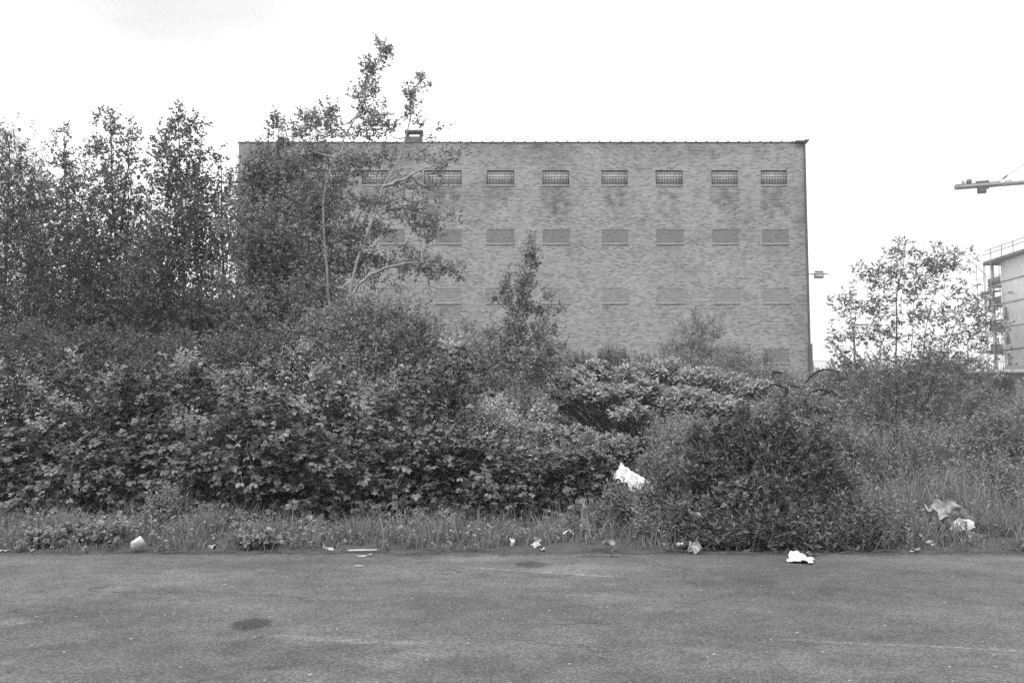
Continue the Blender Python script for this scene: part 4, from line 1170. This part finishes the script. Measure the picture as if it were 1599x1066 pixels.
shoots_shrub('bramble_bush', 'broad-leaved bramble growing out of the lower left of the dark roadside shrub', 'bramble', tuple(P(1120, 850, 11.7) * np.array([1, 1, 0])),
    [blob(1100, 800, 44, 34, 11.75, .3), blob(1140, 775, 36, 24, 11.9, .3), blob(1130, 830, 40, 22, 11.55, .25)],
    110, 7, (0.08, 0.14), T_TRI, 'leaf_bramble', (0.25, 0.5), 0.3, 0.9, 0.45, parts=150, stem_r=0.007)
# lighter airy shoots on its left, before the white sheet
shoots_shrub('nettle_patch', 'lighter patch of nettles and shoots between the white sheet and the dark roadside shrub', 'plants', (2.1, 12.7, 0),
    [blob(1035, 740, 45, 50, 13.2), blob(1060, 690, 45, 36, 13.6), blob(1010, 810, 50, 36, 12.4), blob(960, 815, 40, 26, 12.6), blob(1100, 670, 40, 26, 14)],
    1300, 10, (0.05, 0.09), T_LAN, 'leaf_shrub', (0.3, 0.6), 0.15, 0.5, 0.5, updir=1.4)
shoots_shrub('nettle', 'thin nettle shoots growing up before the white sheet', 'plant', (float(P(975, 800, 12.2)[0]), 12.2, 0),
    [blob(962, 768, 22, 24, 12.2, .15), blob(1008, 776, 26, 24, 12.1, .15), blob(985, 790, 40, 18, 12.1, .2)], 190, 9, (0.05, 0.09), T_LAN, 'leaf_shrub', (0.25, 0.5), 0.1, 0.6, 0.5, updir=1.6, stem_r=0.005)
# pale knotweed behind
shoots_shrub('knotweed_clump', 'large pale-leaved knotweed clump before the foot of the warehouse', 'plant', tuple(P(1010, 760, 22) * np.array([1, 1, 0])),
    [blob(890, 588, 34, 20, 21.5), blob(930, 570, 30, 20, 22.5), blob(985, 572, 34, 16, 23), blob(1040, 570, 40, 20, 23), blob(1090, 580, 40, 20, 22.5), blob(1140, 590, 36, 18, 22.5), blob(935, 605, 44, 18, 20.8), blob(1000, 600, 36, 20, 21), blob(1070, 612, 50, 20, 20.8), blob(868, 612, 30, 18, 21), blob(1125, 625, 44, 18, 20.5), blob(985, 632, 34, 14, 20.3), blob(1180, 600, 30, 16, 22)],
    2000, 11, (0.075, 0.135), T_KNOT, 'leaf_pale', (0.5, 1.0), 0.42, 1.0, 0.45, parts=120, updir=0.55, stem_r=0.014)
shoots_shrub('elder_shrub', 'soft light-leaved shrub behind the knotweed, under the middle windows', 'shrub', tuple(P(990, 720, 26) * np.array([1, 1, 0])),
    [blob(905, 565, 34, 20, 26), blob(960, 555, 30, 16, 26), blob(850, 580, 36, 22, 25), blob(1010, 565, 30, 14, 26), blob(800, 610, 40, 26, 24), blob(740, 615, 40, 24, 24)],
    1100, 9, (0.06, 0.10), T_OV, 'leaf_shrub', (0.3, 0.7), 0.1, 0.6, 0.6, updir=1.1)
shoots_shrub('fern_clump', 'pale feathery low plant between the dark brambles and the knotweed', 'plant', tuple(P(900, 780, 16.5) * np.array([1, 1, 0])),
    [blob(850, 662, 36, 14, 16.5), blob(905, 668, 40, 16, 16.3), blob(960, 678, 34, 14, 16.2), blob(890, 700, 60, 18, 15.8), blob(960, 710, 44, 18, 15.6)],
    420, 14, (0.07, 0.11), T_LAN, 'leaf_pale', (0.5, 0.9), 0.4, 1.2, 0.25, updir=0.7, parts=60)
# herbs in front of the young poplar
shoots_shrub('flowering_herb', 'pale flowering herb mass at the foot of the slender young poplar', 'plants', tuple(P(760, 770, 17.5) * np.array([1, 1, 0])),
    [blob(700, 640, 46, 22, 18.5), blob(760, 650, 44, 26, 18), blob(800, 665, 30, 20, 17.5), blob(780, 630, 40, 24, 20), blob(840, 640, 34, 26, 20)],
    900, 11, (0.05, 0.085), T_OV, 'leaf_young_lit', (0.35, 0.7), 0.1, 0.6, 0.5, updir=1.2)
# butterfly bush with arching dead spikes
BBY = 18.0
bb_ = shoots_shrub('butterfly_bush', 'butterfly bush with dark arching dead flower spikes right of the knotweed', 'shrub', tuple(P(1235, 770, BBY) * np.array([1, 1, 0])),
    [blob(1200, 650, 40, 30, BBY), blob(1250, 630, 44, 30, BBY), blob(1230, 670, 60, 34, BBY - .4), blob(1290, 640, 40, 30, BBY), blob(1180, 690, 50, 30, BBY - 1), blob(1290, 680, 50, 34, BBY - .6)],
    800, 9, (0.08, 0.13), T_LAN, 'leaf_shrub', (0.35, 0.7), 0.2, 0.5, 0.5, updir=1.0, fill=1200)
for pth in ([(1245, 625), (1262, 592), (1282, 578), (1308, 580)], [(1250, 632), (1268, 612), (1285, 608), (1300, 618)], [(1215, 600), (1206, 585), (1208, 581), (1222, 583)], [(1230, 640), (1228, 610), (1236, 603), (1252, 606)], [(1240, 620), (1220, 603), (1208, 600), (1198, 606)], [(1270, 640), (1282, 618), (1296, 612), (1312, 620)]):
    pts = np.array([P(a, b, BBY - 0.2 + 0.1 * i) for i, (a, b) in enumerate(pth)])
    p = smooth_path(pts, 12)
    m = MB(); m.tube(p, [.006, .006, .006, .007, .014, .018, .02, .02, .018, .015, .01, .004], 7)
    k = 60
    i_ = rng.integers(4, 12, k)
    V, f = leaf_arrays(p[i_] + rng.normal(size=(k, 3)) * 0.012, rvec(k), rvec(k), np.full(k, 0.032), T_ASP)
    m.add(V, (), f)
    n_ = len(np.concatenate(m.V))
    m.build('flower_spike', M['seed_spike'], bb_, tone=np.full(n_, 0.3))

for (px, py, rx, ry, Y, sz_, mt, lab) in ((1330, 690, 50, 34, 17, (.06, .1), 'leaf_shrub', 'low willowy shrub left of the young willow stems'), (1440, 690, 60, 34, 17.5, (.06, .1), 'leaf_shrub', 'low willowy shrub just right of the young willow stems'),
                                    (1560, 660, 56, 36, 19, (.07, .11), 'leaf_shrub', 'low shrub below the viaduct arch at the right edge of the photo'), (1400, 740, 50, 24, 15, (.06, .1), 'leaf_roadside', 'dark low weed bush behind the rubbish bag'),
                                    (1540, 730, 50, 28, 15.5, (.06, .1), 'leaf_shrub', 'leafy weed bush at the right edge of the photo above the rubbish bag'), (1320, 760, 40, 36, 13.6, (.06, .1), 'leaf_shrub', 'light weed bush leaning on the right side of the dark roadside shrub'),
                                    (1060, 660, 44, 26, 17, (.06, .1), 'leaf_shrub', 'light weed bush between the knotweed and the dark roadside shrub')):
    shoots_shrub('weed_bush', lab, 'bush', tuple(P(px, 780, Y) * np.array([1, 1, 0])), [blob(px, py, rx, ry, Y), blob(px - rx * .7, py + ry * .7, rx * .6, ry * .7, Y - .3), blob(px + rx * .7, py + ry * .6, rx * .6, ry * .7, Y + .2), blob(px, py + ry * 1.3, rx, ry, Y)],
        380, 10, sz_, T_NAR, mt, (0.35, 0.9), 0.15, 0.6, 0.55, updir=1.3, group='weed bushes on the waste ground', stem_r=0.007)
# small plants at the verge
VG = 'low bramble sprigs along the road edge'
for (px, py, rx, ry, Y, lab) in ((70, 846, 40, 14, 11.4, 'low flat bramble sprig at the far left of the road edge'), (125, 830, 40, 20, 11.6, 'dark low bramble sprig left of the crushed white carton'), (165, 830, 30, 20, 11.5, 'small bramble sprig close beside the crushed white carton'),
                                (400, 853, 36, 10, 11.35, 'low bramble sprig with pale leaves between the white cup and the flat stick'), (375, 815, 40, 16, 12.2, 'bramble sprig in the tall verge grass above the pale-leaved sprig')):
    shoots_shrub('bramble_sprig', lab, 'plant', tuple(P(px, 860, Y) * np.array([1, 1, 0])), [blob(px, py, rx, ry, Y, 0.22)], 60, 6, (0.06, 0.11), T_TRI, 'leaf_shrub', (0.15, 0.35), 0.35, 1.0, 0.4, group=VG, stem_r=0.006)
shoots_shrub('nettle', 'bushy upright nettle standing before the dark foot of the brambles on the left', 'plant', tuple(P(262, 840, 12.6) * np.array([1, 1, 0])),
    [blob(262, 775, 34, 28, 12.6), blob(250, 805, 40, 20, 12.5), blob(290, 800, 26, 20, 12.6)], 100, 10, (0.07, 0.11), T_LAN, 'leaf_shrub', (0.25, 0.5), 0.1, 0.6, 0.4, updir=1.8, stem_r=0.006)
shoots_shrub('nettle', 'low leafy nettle before the brambles in the middle of the verge', 'plant', tuple(P(640, 840, 12.6) * np.array([1, 1, 0])),
    [blob(650, 815, 30, 16, 12.5), blob(700, 810, 30, 14, 12.6)], 60, 9, (0.07, 0.11), T_LAN, 'leaf_shrub', (0.2, 0.4), 0.1, 0.6, 0.4, updir=1.5, stem_r=0.005)

# ------------------------------------------------------------------ weeds and grass
def grass(name, label, x, y, h, width, mat, bend=(0.2, 0.8), lean=None, kind='stuff', tone=None):
    n = len(x)
    root = np.stack([x, y, gz(x, y) - 0.01], 1)
    a = rng.random(n) * 2 * math.pi
    bd = np.stack([np.cos(a), np.sin(a), np.zeros(n)], 1)
    b = (bend[0] + (bend[1] - bend[0]) * rng.random(n))[:, None]
    fa = rng.random(n) * 2 * math.pi
    wv = np.stack([np.cos(fa), np.sin(fa), np.zeros(n)], 1) * (width * (0.6 + 0.8 * rng.random(n)))[:, None]
    hh = h[:, None]
    lv = []
    for t, wf in ((0, .8), (.55, 1)):
        c_ = root + UP * hh * (t - 0.4 * b * t * t) + bd * hh * b * t * t
        lv += [c_ - wv * wf / 2, c_ + wv * wf / 2]
    lv.append(root + UP * hh * (1 - 0.4 * b) + bd * hh * b)
    V = np.stack(lv, 1).reshape(-1, 3)
    tf = np.array([(0, 1, 3), (0, 3, 2), (2, 3, 4)])
    F = (tf[None] + (np.arange(n) * 5)[:, None, None]).reshape(-1, 3)
    o = mk(name, V, [F], M[mat], None, tone=np.repeat(rng.random(n) if tone is None else tone, 5))
    return tag(o, label, 'grass', kind)

gcl = Noise(61, 0.8, dim=2)
def scatter(n, x0, x1, y0, y1, sharp=0.8):
    x = x0 + (x1 - x0) * rng.random(n * 2); y = y0 + (y1 - y0) * rng.random(n * 2)
    w = np.clip(0.55 + 0.35 * sharp * gcl(np.stack([x, y], 1)), 0.06, 1)
    k = rng.random(n * 2) < w
    return x[k][:n], y[k][:n]
CLEAR = [on_ground(a_, 860) for a_ in (217, 331, 801, 838, 886, 953, 1066, 1453, 1502)]
def clear(x, y, rad=0.17):
    ok = np.ones(len(x), bool)
    for c_ in CLEAR:
        ok &= ~((np.abs(x - c_[0]) < rad) & (y < EDGE + 0.32))
    return x[ok], y[ok]
# verge strip
x, y = scatter(46000, -9.2, 9.2, EDGE + 0.02, 13.9)
ok = ~((x > 2.1) & (x < 4.5) & (y < 12.6) & (rng.random(len(x)) < 0.85)); x, y = x[ok], y[ok]
x, y = clear(x, y, 0.12)
e = np.clip((y - EDGE) / 0.7, 0.12, 1)
cl_ = np.clip(0.75 + 0.45 * gcl(np.stack([x * 1.3 + 9, y * 1.3], 1)), 0.25, 1.5)
grass('verge_grass', 'rough mid-height grass along the whole road edge', x, y, (0.10 + 0.28 * rng.random(len(x))) * (0.45 + 0.55 * e) * cl_, 0.009, 'grass', (0.15, 0.9))
# tall waste-ground grass on the right
x, y = scatter(42000, 0.8, 15.0, 12.2, 27, 1.4)
ok = ~((np.abs(x - 5.8) < 0.45) & (y < 12.7) & (rng.random(len(x)) < 0.8)); x, y = x[ok], y[ok]
ok = x < 0.62 * y
x, y = x[ok], y[ok]
cl_ = np.clip(0.8 + 0.35 * gcl(np.stack([x * .6 - 4, y * .6], 1)), 0.4, 1.4)
grass('meadow_grass', 'tall rough grass over the waste ground right of the brambles', x, y, (0.35 + 0.45 * rng.random(len(x))) * cl_, 0.012, 'grass', (0.1, 0.8))
x, y = scatter(2200, 2.0, 15, 12.5, 26, 1.4)
grass('dry_grass', 'scattered pale dry grass stalks among the tall grass on the right', x, y, 0.5 + 0.7 * rng.random(len(x)), 0.009, 'dry_grass', (0.02, 0.45))
x, y = scatter(420, -9, 2, EDGE + 0.2, 13.6)
grass('dry_grass', 'scattered pale dry grass stalks in the verge before the brambles', x, y, 0.25 + 0.35 * rng.random(len(x)), 0.008, 'dry_grass', (0.1, 0.7))

def weeds(name, label, x, y, h, L, size, T, mat):
    n = len(x)
    root = np.stack([x, y, gz(x, y)], 1)
    d = unit(UP + 0.22 * rng.normal(size=(n, 3)))
    pos, ld, nn, sz, pp = sprays(root, d, h, L, size, lift=0.35, spread=0.9, droop=0.05, flat=0.9, rnd=0.45)
    V, f = tubes(pp[:, [0, 2, 3]], np.tile(np.array([.006, .005, .002]), (n, 1)), 3)
    lv, lf = leaf_arrays(pos, ld, nn, sz, T)
    o = mk(name, np.concatenate([V, lv]), [f, lf + len(V)], M[mat], None, tone=np.concatenate([np.full(len(V), .5), np.repeat(rng.random(len(pos)), len(T[0]))]))
    return tag(o, label, 'weeds', 'stuff')
x, y = scatter(3600, 1.0, 16, 12.6, 27)
ok = (x < 0.62 * y); x, y = x[ok], y[ok]
weeds('weeds', 'leafy waist-high weeds among the grass right of the brambles', x, y, 0.4 + 0.7 * rng.random(len(x)) * np.clip((y - 11) / 6, .4, 1.3), 13, (0.07, 0.12), T_LA2, 'leaf_shrub')
x, y = scatter(1100, 1.0, 19, 22, 36)
ok = (x < 0.62 * y); x, y = x[ok], y[ok]
weeds('tall_weeds', 'tall weeds at the back of the waste ground below the viaduct', x, y, 0.8 + 1.5 * rng.random(len(x)) ** 1.5, 16, (0.09, 0.15), T_LA2, 'leaf_shrub')
x, y = scatter(1500, 1.5, 16, 12.4, 26, 1.6)
ok = (x < 0.62 * y); x, y = x[ok], y[ok]
weeds('pale_weeds', 'pale narrow-leaved weeds standing in patches in the grass on the right', x, y, 0.45 + 0.6 * rng.random(len(x)), 14, (0.05, 0.09), T_LA2, 'leaf_shrub')
x, y = scatter(2000, -9, 8, EDGE - 0.04, 13.7)
x, y = clear(x, y, 0.2)
weeds('verge_weeds', 'small leafy weeds in the verge grass before the brambles', x, y, 0.06 + 0.25 * rng.random(len(x)), 8, (0.045, 0.075), T_OV2, 'leaf_shrub')
x, y = scatter(1000, -1.5, 3.2, 14.2, 20)
weeds('weeds', 'leafy weeds behind the white sheet, between brambles and knotweed', x, y, 0.5 + 0.6 * rng.random(len(x)), 12, (0.07, 0.12), T_LA2, 'leaf_shrub')

x = np.concatenate([1.5 + 0.9 * rng.random(260), 4.1 + 1.0 * rng.random(260), 2.2 + 2.4 * rng.random(120)]); y = np.concatenate([11.5 + 1.3 * rng.random(520), EDGE + 0.05 + 0.3 * rng.random(120)])
weeds('verge_weeds', 'narrow-leaved weeds tangled round the skirts of the dark roadside shrub', x, y, 0.2 + 0.55 * rng.random(len(x)) * np.where(np.arange(len(x)) < 520, 1, 0.45), 12, (0.05, 0.09), T_LA2, 'leaf_shrub')
# debris along the edge and grit on the road
def bits(name, label, x, y, z, size, mat, cat):
    n = len(x)
    a = rng.random(n) * 6.28
    base = np.array([[1, 0, 0], [-.4, .8, 0], [-.5, -.7, 0], [0, 0, .6]])
    sc3 = size[:, None, None] * (0.6 + 0.8 * rng.random((n, 1, 3)))
    v = base[None] * sc3
    c, s = np.cos(a)[:, None], np.sin(a)[:, None]
    V = np.stack([v[..., 0] * c - v[..., 1] * s + x[:, None], v[..., 0] * s + v[..., 1] * c + y[:, None], v[..., 2] + z], -1).reshape(-1, 3)
    F = (np.array([(0, 1, 3), (1, 2, 3), (2, 0, 3)])[None] + (np.arange(n) * 4)[:, None, None]).reshape(-1, 3)
    o = mk(name, V, [F], M[mat], None, tone=np.repeat(rng.random(n), 4))
    return tag(o, label, cat, 'stuff')
n = 900
x = -9 + 18 * rng.random(n); y = edge_y(x) - np.abs(rng.normal(size=n)) * 0.10 + 0.03
bits('edge_debris', 'dark crumbs and dead leaf bits along the road edge', x, y, 0.004, 0.008 + 0.016 * rng.random(n), 'soil', 'debris')
n = 420
x = -7 + 14 * rng.random(n); y = 5 + 6.1 * rng.random(n)
bits('loose_gravel', 'loose pale grit scattered over the asphalt', x, y, 0.002, 0.002 + 0.0045 * rng.random(n) ** 2, 'sill', 'gravel')
m = MB()
for _ in range(34):
    x0 = -8 + 16 * rng.random(); y0 = float(edge_y(np.array([x0]))[0]) - 0.06 + 0.12 * rng.random()
    a = rng.normal() * 0.5; l = 0.08 + 0.3 * rng.random()
    p0 = np.array([x0, y0, 0.012]); p1 = p0 + np.array([math.cos(a), math.sin(a), 0.03]) * l
    m.tube([p0, (p0 + p1) / 2 + np.array([0, 0.01, .008]), p1], 0.003 + 0.003 * rng.random(), 4)
n_ = len(np.concatenate(m.V))
tag(m.build('fallen_twigs', M['cane']), 'thin dry twigs fallen along the road edge', 'twigs', 'stuff')

# ------------------------------------------------------------------ litter
def crumple(w, h, folds, seed, n=14, amp=0.03, fold_angle=1.0):
    r = np.random.default_rng(seed)
    u, v, q = grid(np.linspace(-.5, .5, n), np.linspace(-.5, .5, n))
    p = np.stack([u * w, v * h, np.zeros_like(u)], 1)
    edge = 1 + 0.06 * np.sin(7 * np.arctan2(v, u) + seed)
    p[:, :2] *= edge[:, None]
    for _ in range(folds):
        a = r.random() * 2 * math.pi
        nrm = np.array([math.cos(a), math.sin(a), 0.25 * r.normal()]); nrm /= np.linalg.norm(nrm)
        off = r.normal() * 0.22 * min(w, h)
        s = p @ nrm - off
        ax_ = unit(np.cross(nrm, np.array([0.2 * r.normal(), 0.2 * r.normal(), 1.0])))
        th_ = (0.4 + r.random() * 0.8) * fold_angle * (1 if r.random() < .6 else -1)
        m_ = s > 0
        c0 = nrm * off
        pv = p[m_] - c0
        ca_, sa_ = math.cos(th_), math.sin(th_)
        p[m_] = c0 + pv * ca_ + np.cross(ax_, pv) * sa_ + ax_ * (pv @ ax_)[:, None] * (1 - ca_)
    k = Noise(seed + 100, 2.2 / max(w, h))
    p += amp * np.stack([k(p + 3), k(p + 7), k(p)], 1) * 0.4
    return p, q

def place(p, at, rot=(0, 0, 0), sink=0.0):
    from mathutils import Euler
    Rm = np.array(Euler(rot).to_matrix())
    p = p @ Rm.T
    p[:, 2] -= np.quantile(p[:, 2], 0.02) + sink
    return p + np.asarray(at)

def sheet(name, label, cat, px, py, w, h, folds, seed, mat, rot=(0, 0, 0), z=None, Y=None, amp=0.03, fa=1.0, group=None, sink=0.0, n=14):
    at = on_ground(px, py, 0.0) if Y is None else np.array([P(px, py, Y)[0], Y, P(px, py, Y)[2]])
    if Y is None: at[2] = float(max(gz(at[0], at[1]), 0)) + 0.004
    p, q = crumple(w, h, folds, seed, n, amp, fa)
    p = place(p, at, rot, sink)
    o = mk(name, p, [q], M[mat])
    return tag(o, label, cat, None, group)

def drape(name, label, cat, corners, mat, amp, seed, n=18, parent=None):
    """a sheet between four corners, creased and sagging"""
    c = np.array(corners, float)
    u, v, q = grid(np.linspace(0, 1, n), np.linspace(0, 1, n))
    p = (c[0] * ((1 - u) * (1 - v))[:, None] + c[1] * (u * (1 - v))[:, None] + c[2] * (u * v)[:, None] + c[3] * ((1 - u) * v)[:, None])
    nr = unit(np.cross(c[1] - c[0], c[3] - c[0]))
    k1, k2 = Noise(seed, 1.6 / np.linalg.norm(c[1] - c[0])), Noise(seed + 1, 4.0 / np.linalg.norm(c[1] - c[0]))
    crease = np.abs(k1(p)) - 0.6 + 0.35 * np.abs(k2(p))
    p = p + nr * (amp * crease)[:, None]
    p = p + 0.25 * amp * np.stack([k2(p + 5), k2(p + 9), k1(p + 2)], 1)
    p[:, 2] = np.maximum(p[:, 2], 0.006 + 0.01 * np.abs(k2(p * 1.3)))
    return tag(mk(name, p, [q], M[mat], parent), label, cat)
# crushed white carton on the left
c0 = on_ground(217, 861); c0[2] = 0.0
ct = thing('crushed_carton', 'crushed white cardboard carton tipped over at the road edge on the left', 'carton', tuple(c0))
def carton():
    w, d_, h = 0.15, 0.10, 0.10
    V = np.array([(x, y, z) for z in (0, h) for y in (-d_ / 2, d_ / 2) for x in (-w / 2, w / 2)], float)
    V += rng.normal(size=V.shape) * 0.010
    V = np.concatenate([V, [(0, -d_ / 2 + 0.018, h * .5)], [(0.0, 0.0, h - 0.02)]])
    f4_ = np.array([(0, 2, 3, 1), (2, 6, 7, 3), (0, 4, 6, 2), (1, 3, 7, 5)])
    f3_ = np.array([(0, 1, 8), (1, 5, 8), (5, 4, 8), (4, 0, 8), (4, 5, 9), (5, 7, 9), (7, 6, 9), (6, 4, 9)])
    return V, f4_, f3_
V, f4_, f3_ = carton()
from mathutils import Euler
Rm = np.array(Euler((0.25, -0.42, 0.5)).to_matrix())
V = V @ Rm.T; V[:, 2] -= V[:, 2].min() - 0.005
mk('carton_body', V + c0, [f4_, f3_], M['paper'], ct)
for (dx, dz, rt) in ((-0.085, 0.05, (0.2, 1.0, 0.4)), (0.085, 0.09, (0.1, -1.2, 0.3))):
    p, q = crumple(0.06, 0.08, 1, 5, 5, 0.01)
    p = p @ np.array(Euler(rt).to_matrix()).T + c0 + np.array([dx, -0.02, dz])
    mk('flap', p, [q], M['paper'], ct)

# paper cup on its side
cc = on_ground(331, 859); cc[2] = 0.035
cu = thing('paper_cup', 'small white paper cup lying on its side in the verge grass', 'cup', tuple(cc))
k = 14; th = np.arange(k) * 2 * math.pi / k
def ring(x_, r_): return np.stack([np.full(k, x_), r_ * np.cos(th), r_ * np.sin(th)], 1)
V = np.concatenate([ring(-.045, .024), ring(.04, .034), ring(.038, .031), ring(-.04, .022)]) @ np.array(Euler((0, 0.1, -0.5)).to_matrix()).T + cc
i = np.arange(k); j = (i + 1) % k
F = np.concatenate([np.stack([i + a * k, j + a * k, j + b * k, i + b * k], 1) for a, b in ((0, 1), (1, 2), (2, 3))])
mk('cup_wall', V, [F, np.array([list(range(k))])], M['dirty_paper'], cu)
rimp = np.concatenate([ring(.042, .037)]) @ np.array(Euler((0, 0.1, -0.5)).to_matrix()).T + cc
m = MB(); m.tube(np.concatenate([rimp, rimp[:1]]), 0.006, 5); m.build('rim', M['plastic'], cu)

# flat white stick and strips
a, b = on_ground(543, 861.5), on_ground(588, 861.5)
m = MB(); m.beam(a + np.array([0, 0, .018]), b + np.array([0, .03, .02]), 0.025, 0.022)
tag(m.build('white_stick', M['plastic']), 'flat white stick lying along the road edge', 'stick')
sheet('paper_strip', 'thin white paper strip on the asphalt just below the white stick', 'litter', 567, 868.5, 0.2, 0.05, 1, 3, 'paper', (0, 0, -.12), amp=.01, fa=.3)
sheet('paper_scrap', 'tiny pale scrap on the asphalt a little below the white strip', 'litter', 561, 884, 0.10, 0.05, 1, 4, 'dirty_paper', amp=.005, fa=.2)
sheet('paper_scrap', 'tiny white scraps of paper at the road edge left of the white stick', 'litter', 512, 861, 0.13, 0.05, 3, 14, 'plastic', amp=.01)
sheet('paper_scrap', 'white sliver of paper at the road edge, far left of the photo', 'litter', 6, 861, 0.12, 0.05, 1, 15, 'paper', amp=.01, fa=.4)
sheet('paper_scrap', 'small crumpled white paper standing in the grass left of the grey plastic', 'litter', 801, 858, 0.07, 0.09, 3, 16, 'paper', (1.0, .2, .3), amp=.02)
sheet('plastic_scrap', 'torn grey plastic piece standing upright in the verge grass', 'litter', 838, 858, 0.09, 0.13, 2, 17, 'dirty_paper', (1.3, .2, .4), amp=.02)
sheet('paper_scrap', 'tiny white paper wad at the road edge below the grey plastic', 'litter', 847, 861, 0.07, 0.06, 4, 18, 'paper', (.5, 0, 0), amp=.02)
sheet('white_wrapper', 'bright white wrapper lying on the verge grass in the middle', 'wrapper', 886, 851, 0.19, 0.12, 3, 19, 'plastic', (.35, .1, 0), amp=.03, fa=.6, sink=-0.06)
sheet('paper_wad', 'muddy crumpled paper wad at the road edge', 'litter', 953, 861, 0.16, 0.13, 5, 20, 'dirty_paper', (.4, 0, 0), amp=.04, fa=1.3)
sheet('paper_strip', 'small white oval scrap on the asphalt right below the muddy wad', 'litter', 958, 869, 0.10, 0.05, 1, 21, 'plastic', amp=.006, fa=.2)
m = MB(); m.tube([on_ground(898, 869, .008), on_ground(925, 867.5, .012), on_ground(950, 868, .008)], .005, 5)
tag(m.build('stick', M['cane']), 'thin dark stick on the asphalt pointing at the white oval scrap', 'stick')
# can in torn wrapping
cc = on_ground(1066, 860); cc[2] = 0.075
cn2 = thing('drink_can', 'dull metal drink can lying on its side on torn wrapping at the road edge', 'can', tuple(cc))
m = MB(); m.cyl(cc, (1, .12, .05), .034, .125, 18); m.build('can_body', M['can'], cn2)
m = MB(); m.cyl(cc - np.array([.066, .008, .003]), (1, .12, .05), .028, .012, 18); m.build('can_end', M['sill'], cn2)
sheet('torn_wrapping', 'torn pale wrapping spread under the metal can', 'wrapper', 1068, 864, 0.27, 0.18, 6, 23, 'dirty_paper', (.15, 0, .3), amp=.05, fa=1.2)
# crumpled bag on the road
g_ = lambda px, py, z: on_ground(px, py, z)
drape('paper_bag', 'crumpled white paper bag lying alone on the asphalt before the dark shrub', 'bag',
      [g_(1229, 878, .0) + np.array([0, 0, .02]), g_(1270, 882, .0) + np.array([0, 0, .012]), g_(1270, 876, .0) + np.array([0, 0, .04]), g_(1236, 871.5, .0) + np.array([0, 0, .075])], 'paper', 0.019, 158, 24)
sheet('torn_wrapping', 'smaller torn grey wrapping behind the white paper bag on the asphalt', 'wrapper', 1264, 872, 0.16, 0.09, 3, 27, 'dirty_paper', (.1, 0, .2), amp=.03, fa=.5)
# big white sheet in the brambles
w0 = 12.55
drape('white_sheet', 'large white plastic sheet caught at the right end of the brambles', 'plastic sheet',
      [P(958, 744, w0 + .1), P(992, 768, w0 - .1), P(1015, 752, w0 + .1), P(968, 724, w0 + .5)], 'plastic', 0.024, 149, 26)
drape('white_sheet_scrap', 'small pale end of plastic hanging below the large white sheet', 'plastic sheet',
      [P(985, 772, w0 - .2), P(990, 786, w0 - .2), P(1012, 776, w0 - .1), P(1010, 758, w0)], 'dirty_paper', 0.03, 143, 9)
sheet('white_bag', 'white bag half hidden at the right side of the dark roadside shrub', 'bag', 1362, 818, 0.26, 0.16, 4, 28, 'plastic', (1.0, 0.5, 0.2), Y=12.0, amp=.05, fa=.8)
# cardboard and dark bag heap on the right
sheet('cardboard_piece', 'crushed pale cardboard leaning on the dark bag in the grass on the right', 'cardboard', 1458, 822, 0.40, 0.30, 3, 29, 'card', (0.8, -0.5, 0.3), Y=12.3, amp=.05, fa=.9, n=16)
hb = P(1490, 814, 12.35)
u_, v_, q = grid(np.linspace(0, 2 * math.pi, 29), np.linspace(0.03, 0.97, 14) * math.pi)
nz_ = Noise(71, 2.6)
sp = np.stack([np.cos(u_) * np.sin(v_) * .30, np.sin(u_) * np.sin(v_) * .2, np.cos(v_) * .15], 1)
sp *= (1 + 0.16 * nz_(sp * 2))[:, None]
tag(mk('rubbish_bag', sp + hb, [q], M['dark_cloth'], smooth=True), 'slumped dark rubbish bag in the grass on the right', 'bag')
sheet('cloth_strip', 'grey cloth draped over the dark rubbish bag', 'cloth', 1480, 808, 0.36, 0.24, 2, 30, 'card', (0.5, -.1, 0.2), Y=12.3, amp=.05, fa=.5)
sheet('white_paper', 'white curved paper on the short grass below the dark rubbish bag', 'litter', 1502, 845, 0.25, 0.16, 3, 31, 'paper', (.6, -.15, .3), amp=.04, fa=.6, sink=-.06)
sheet('paper_scrap', 'small white wad in the verge grass left of the curved white paper', 'litter', 1453, 858, 0.06, 0.09, 4, 32, 'dirty_paper', (.8, 0, 0), amp=.02, sink=-.04)
sheet('paper_scrap', 'thin pale scraps at the road edge right of the dark shrub', 'litter', 1428, 862, 0.13, 0.05, 3, 33, 'dirty_paper', amp=.01, fa=.5)
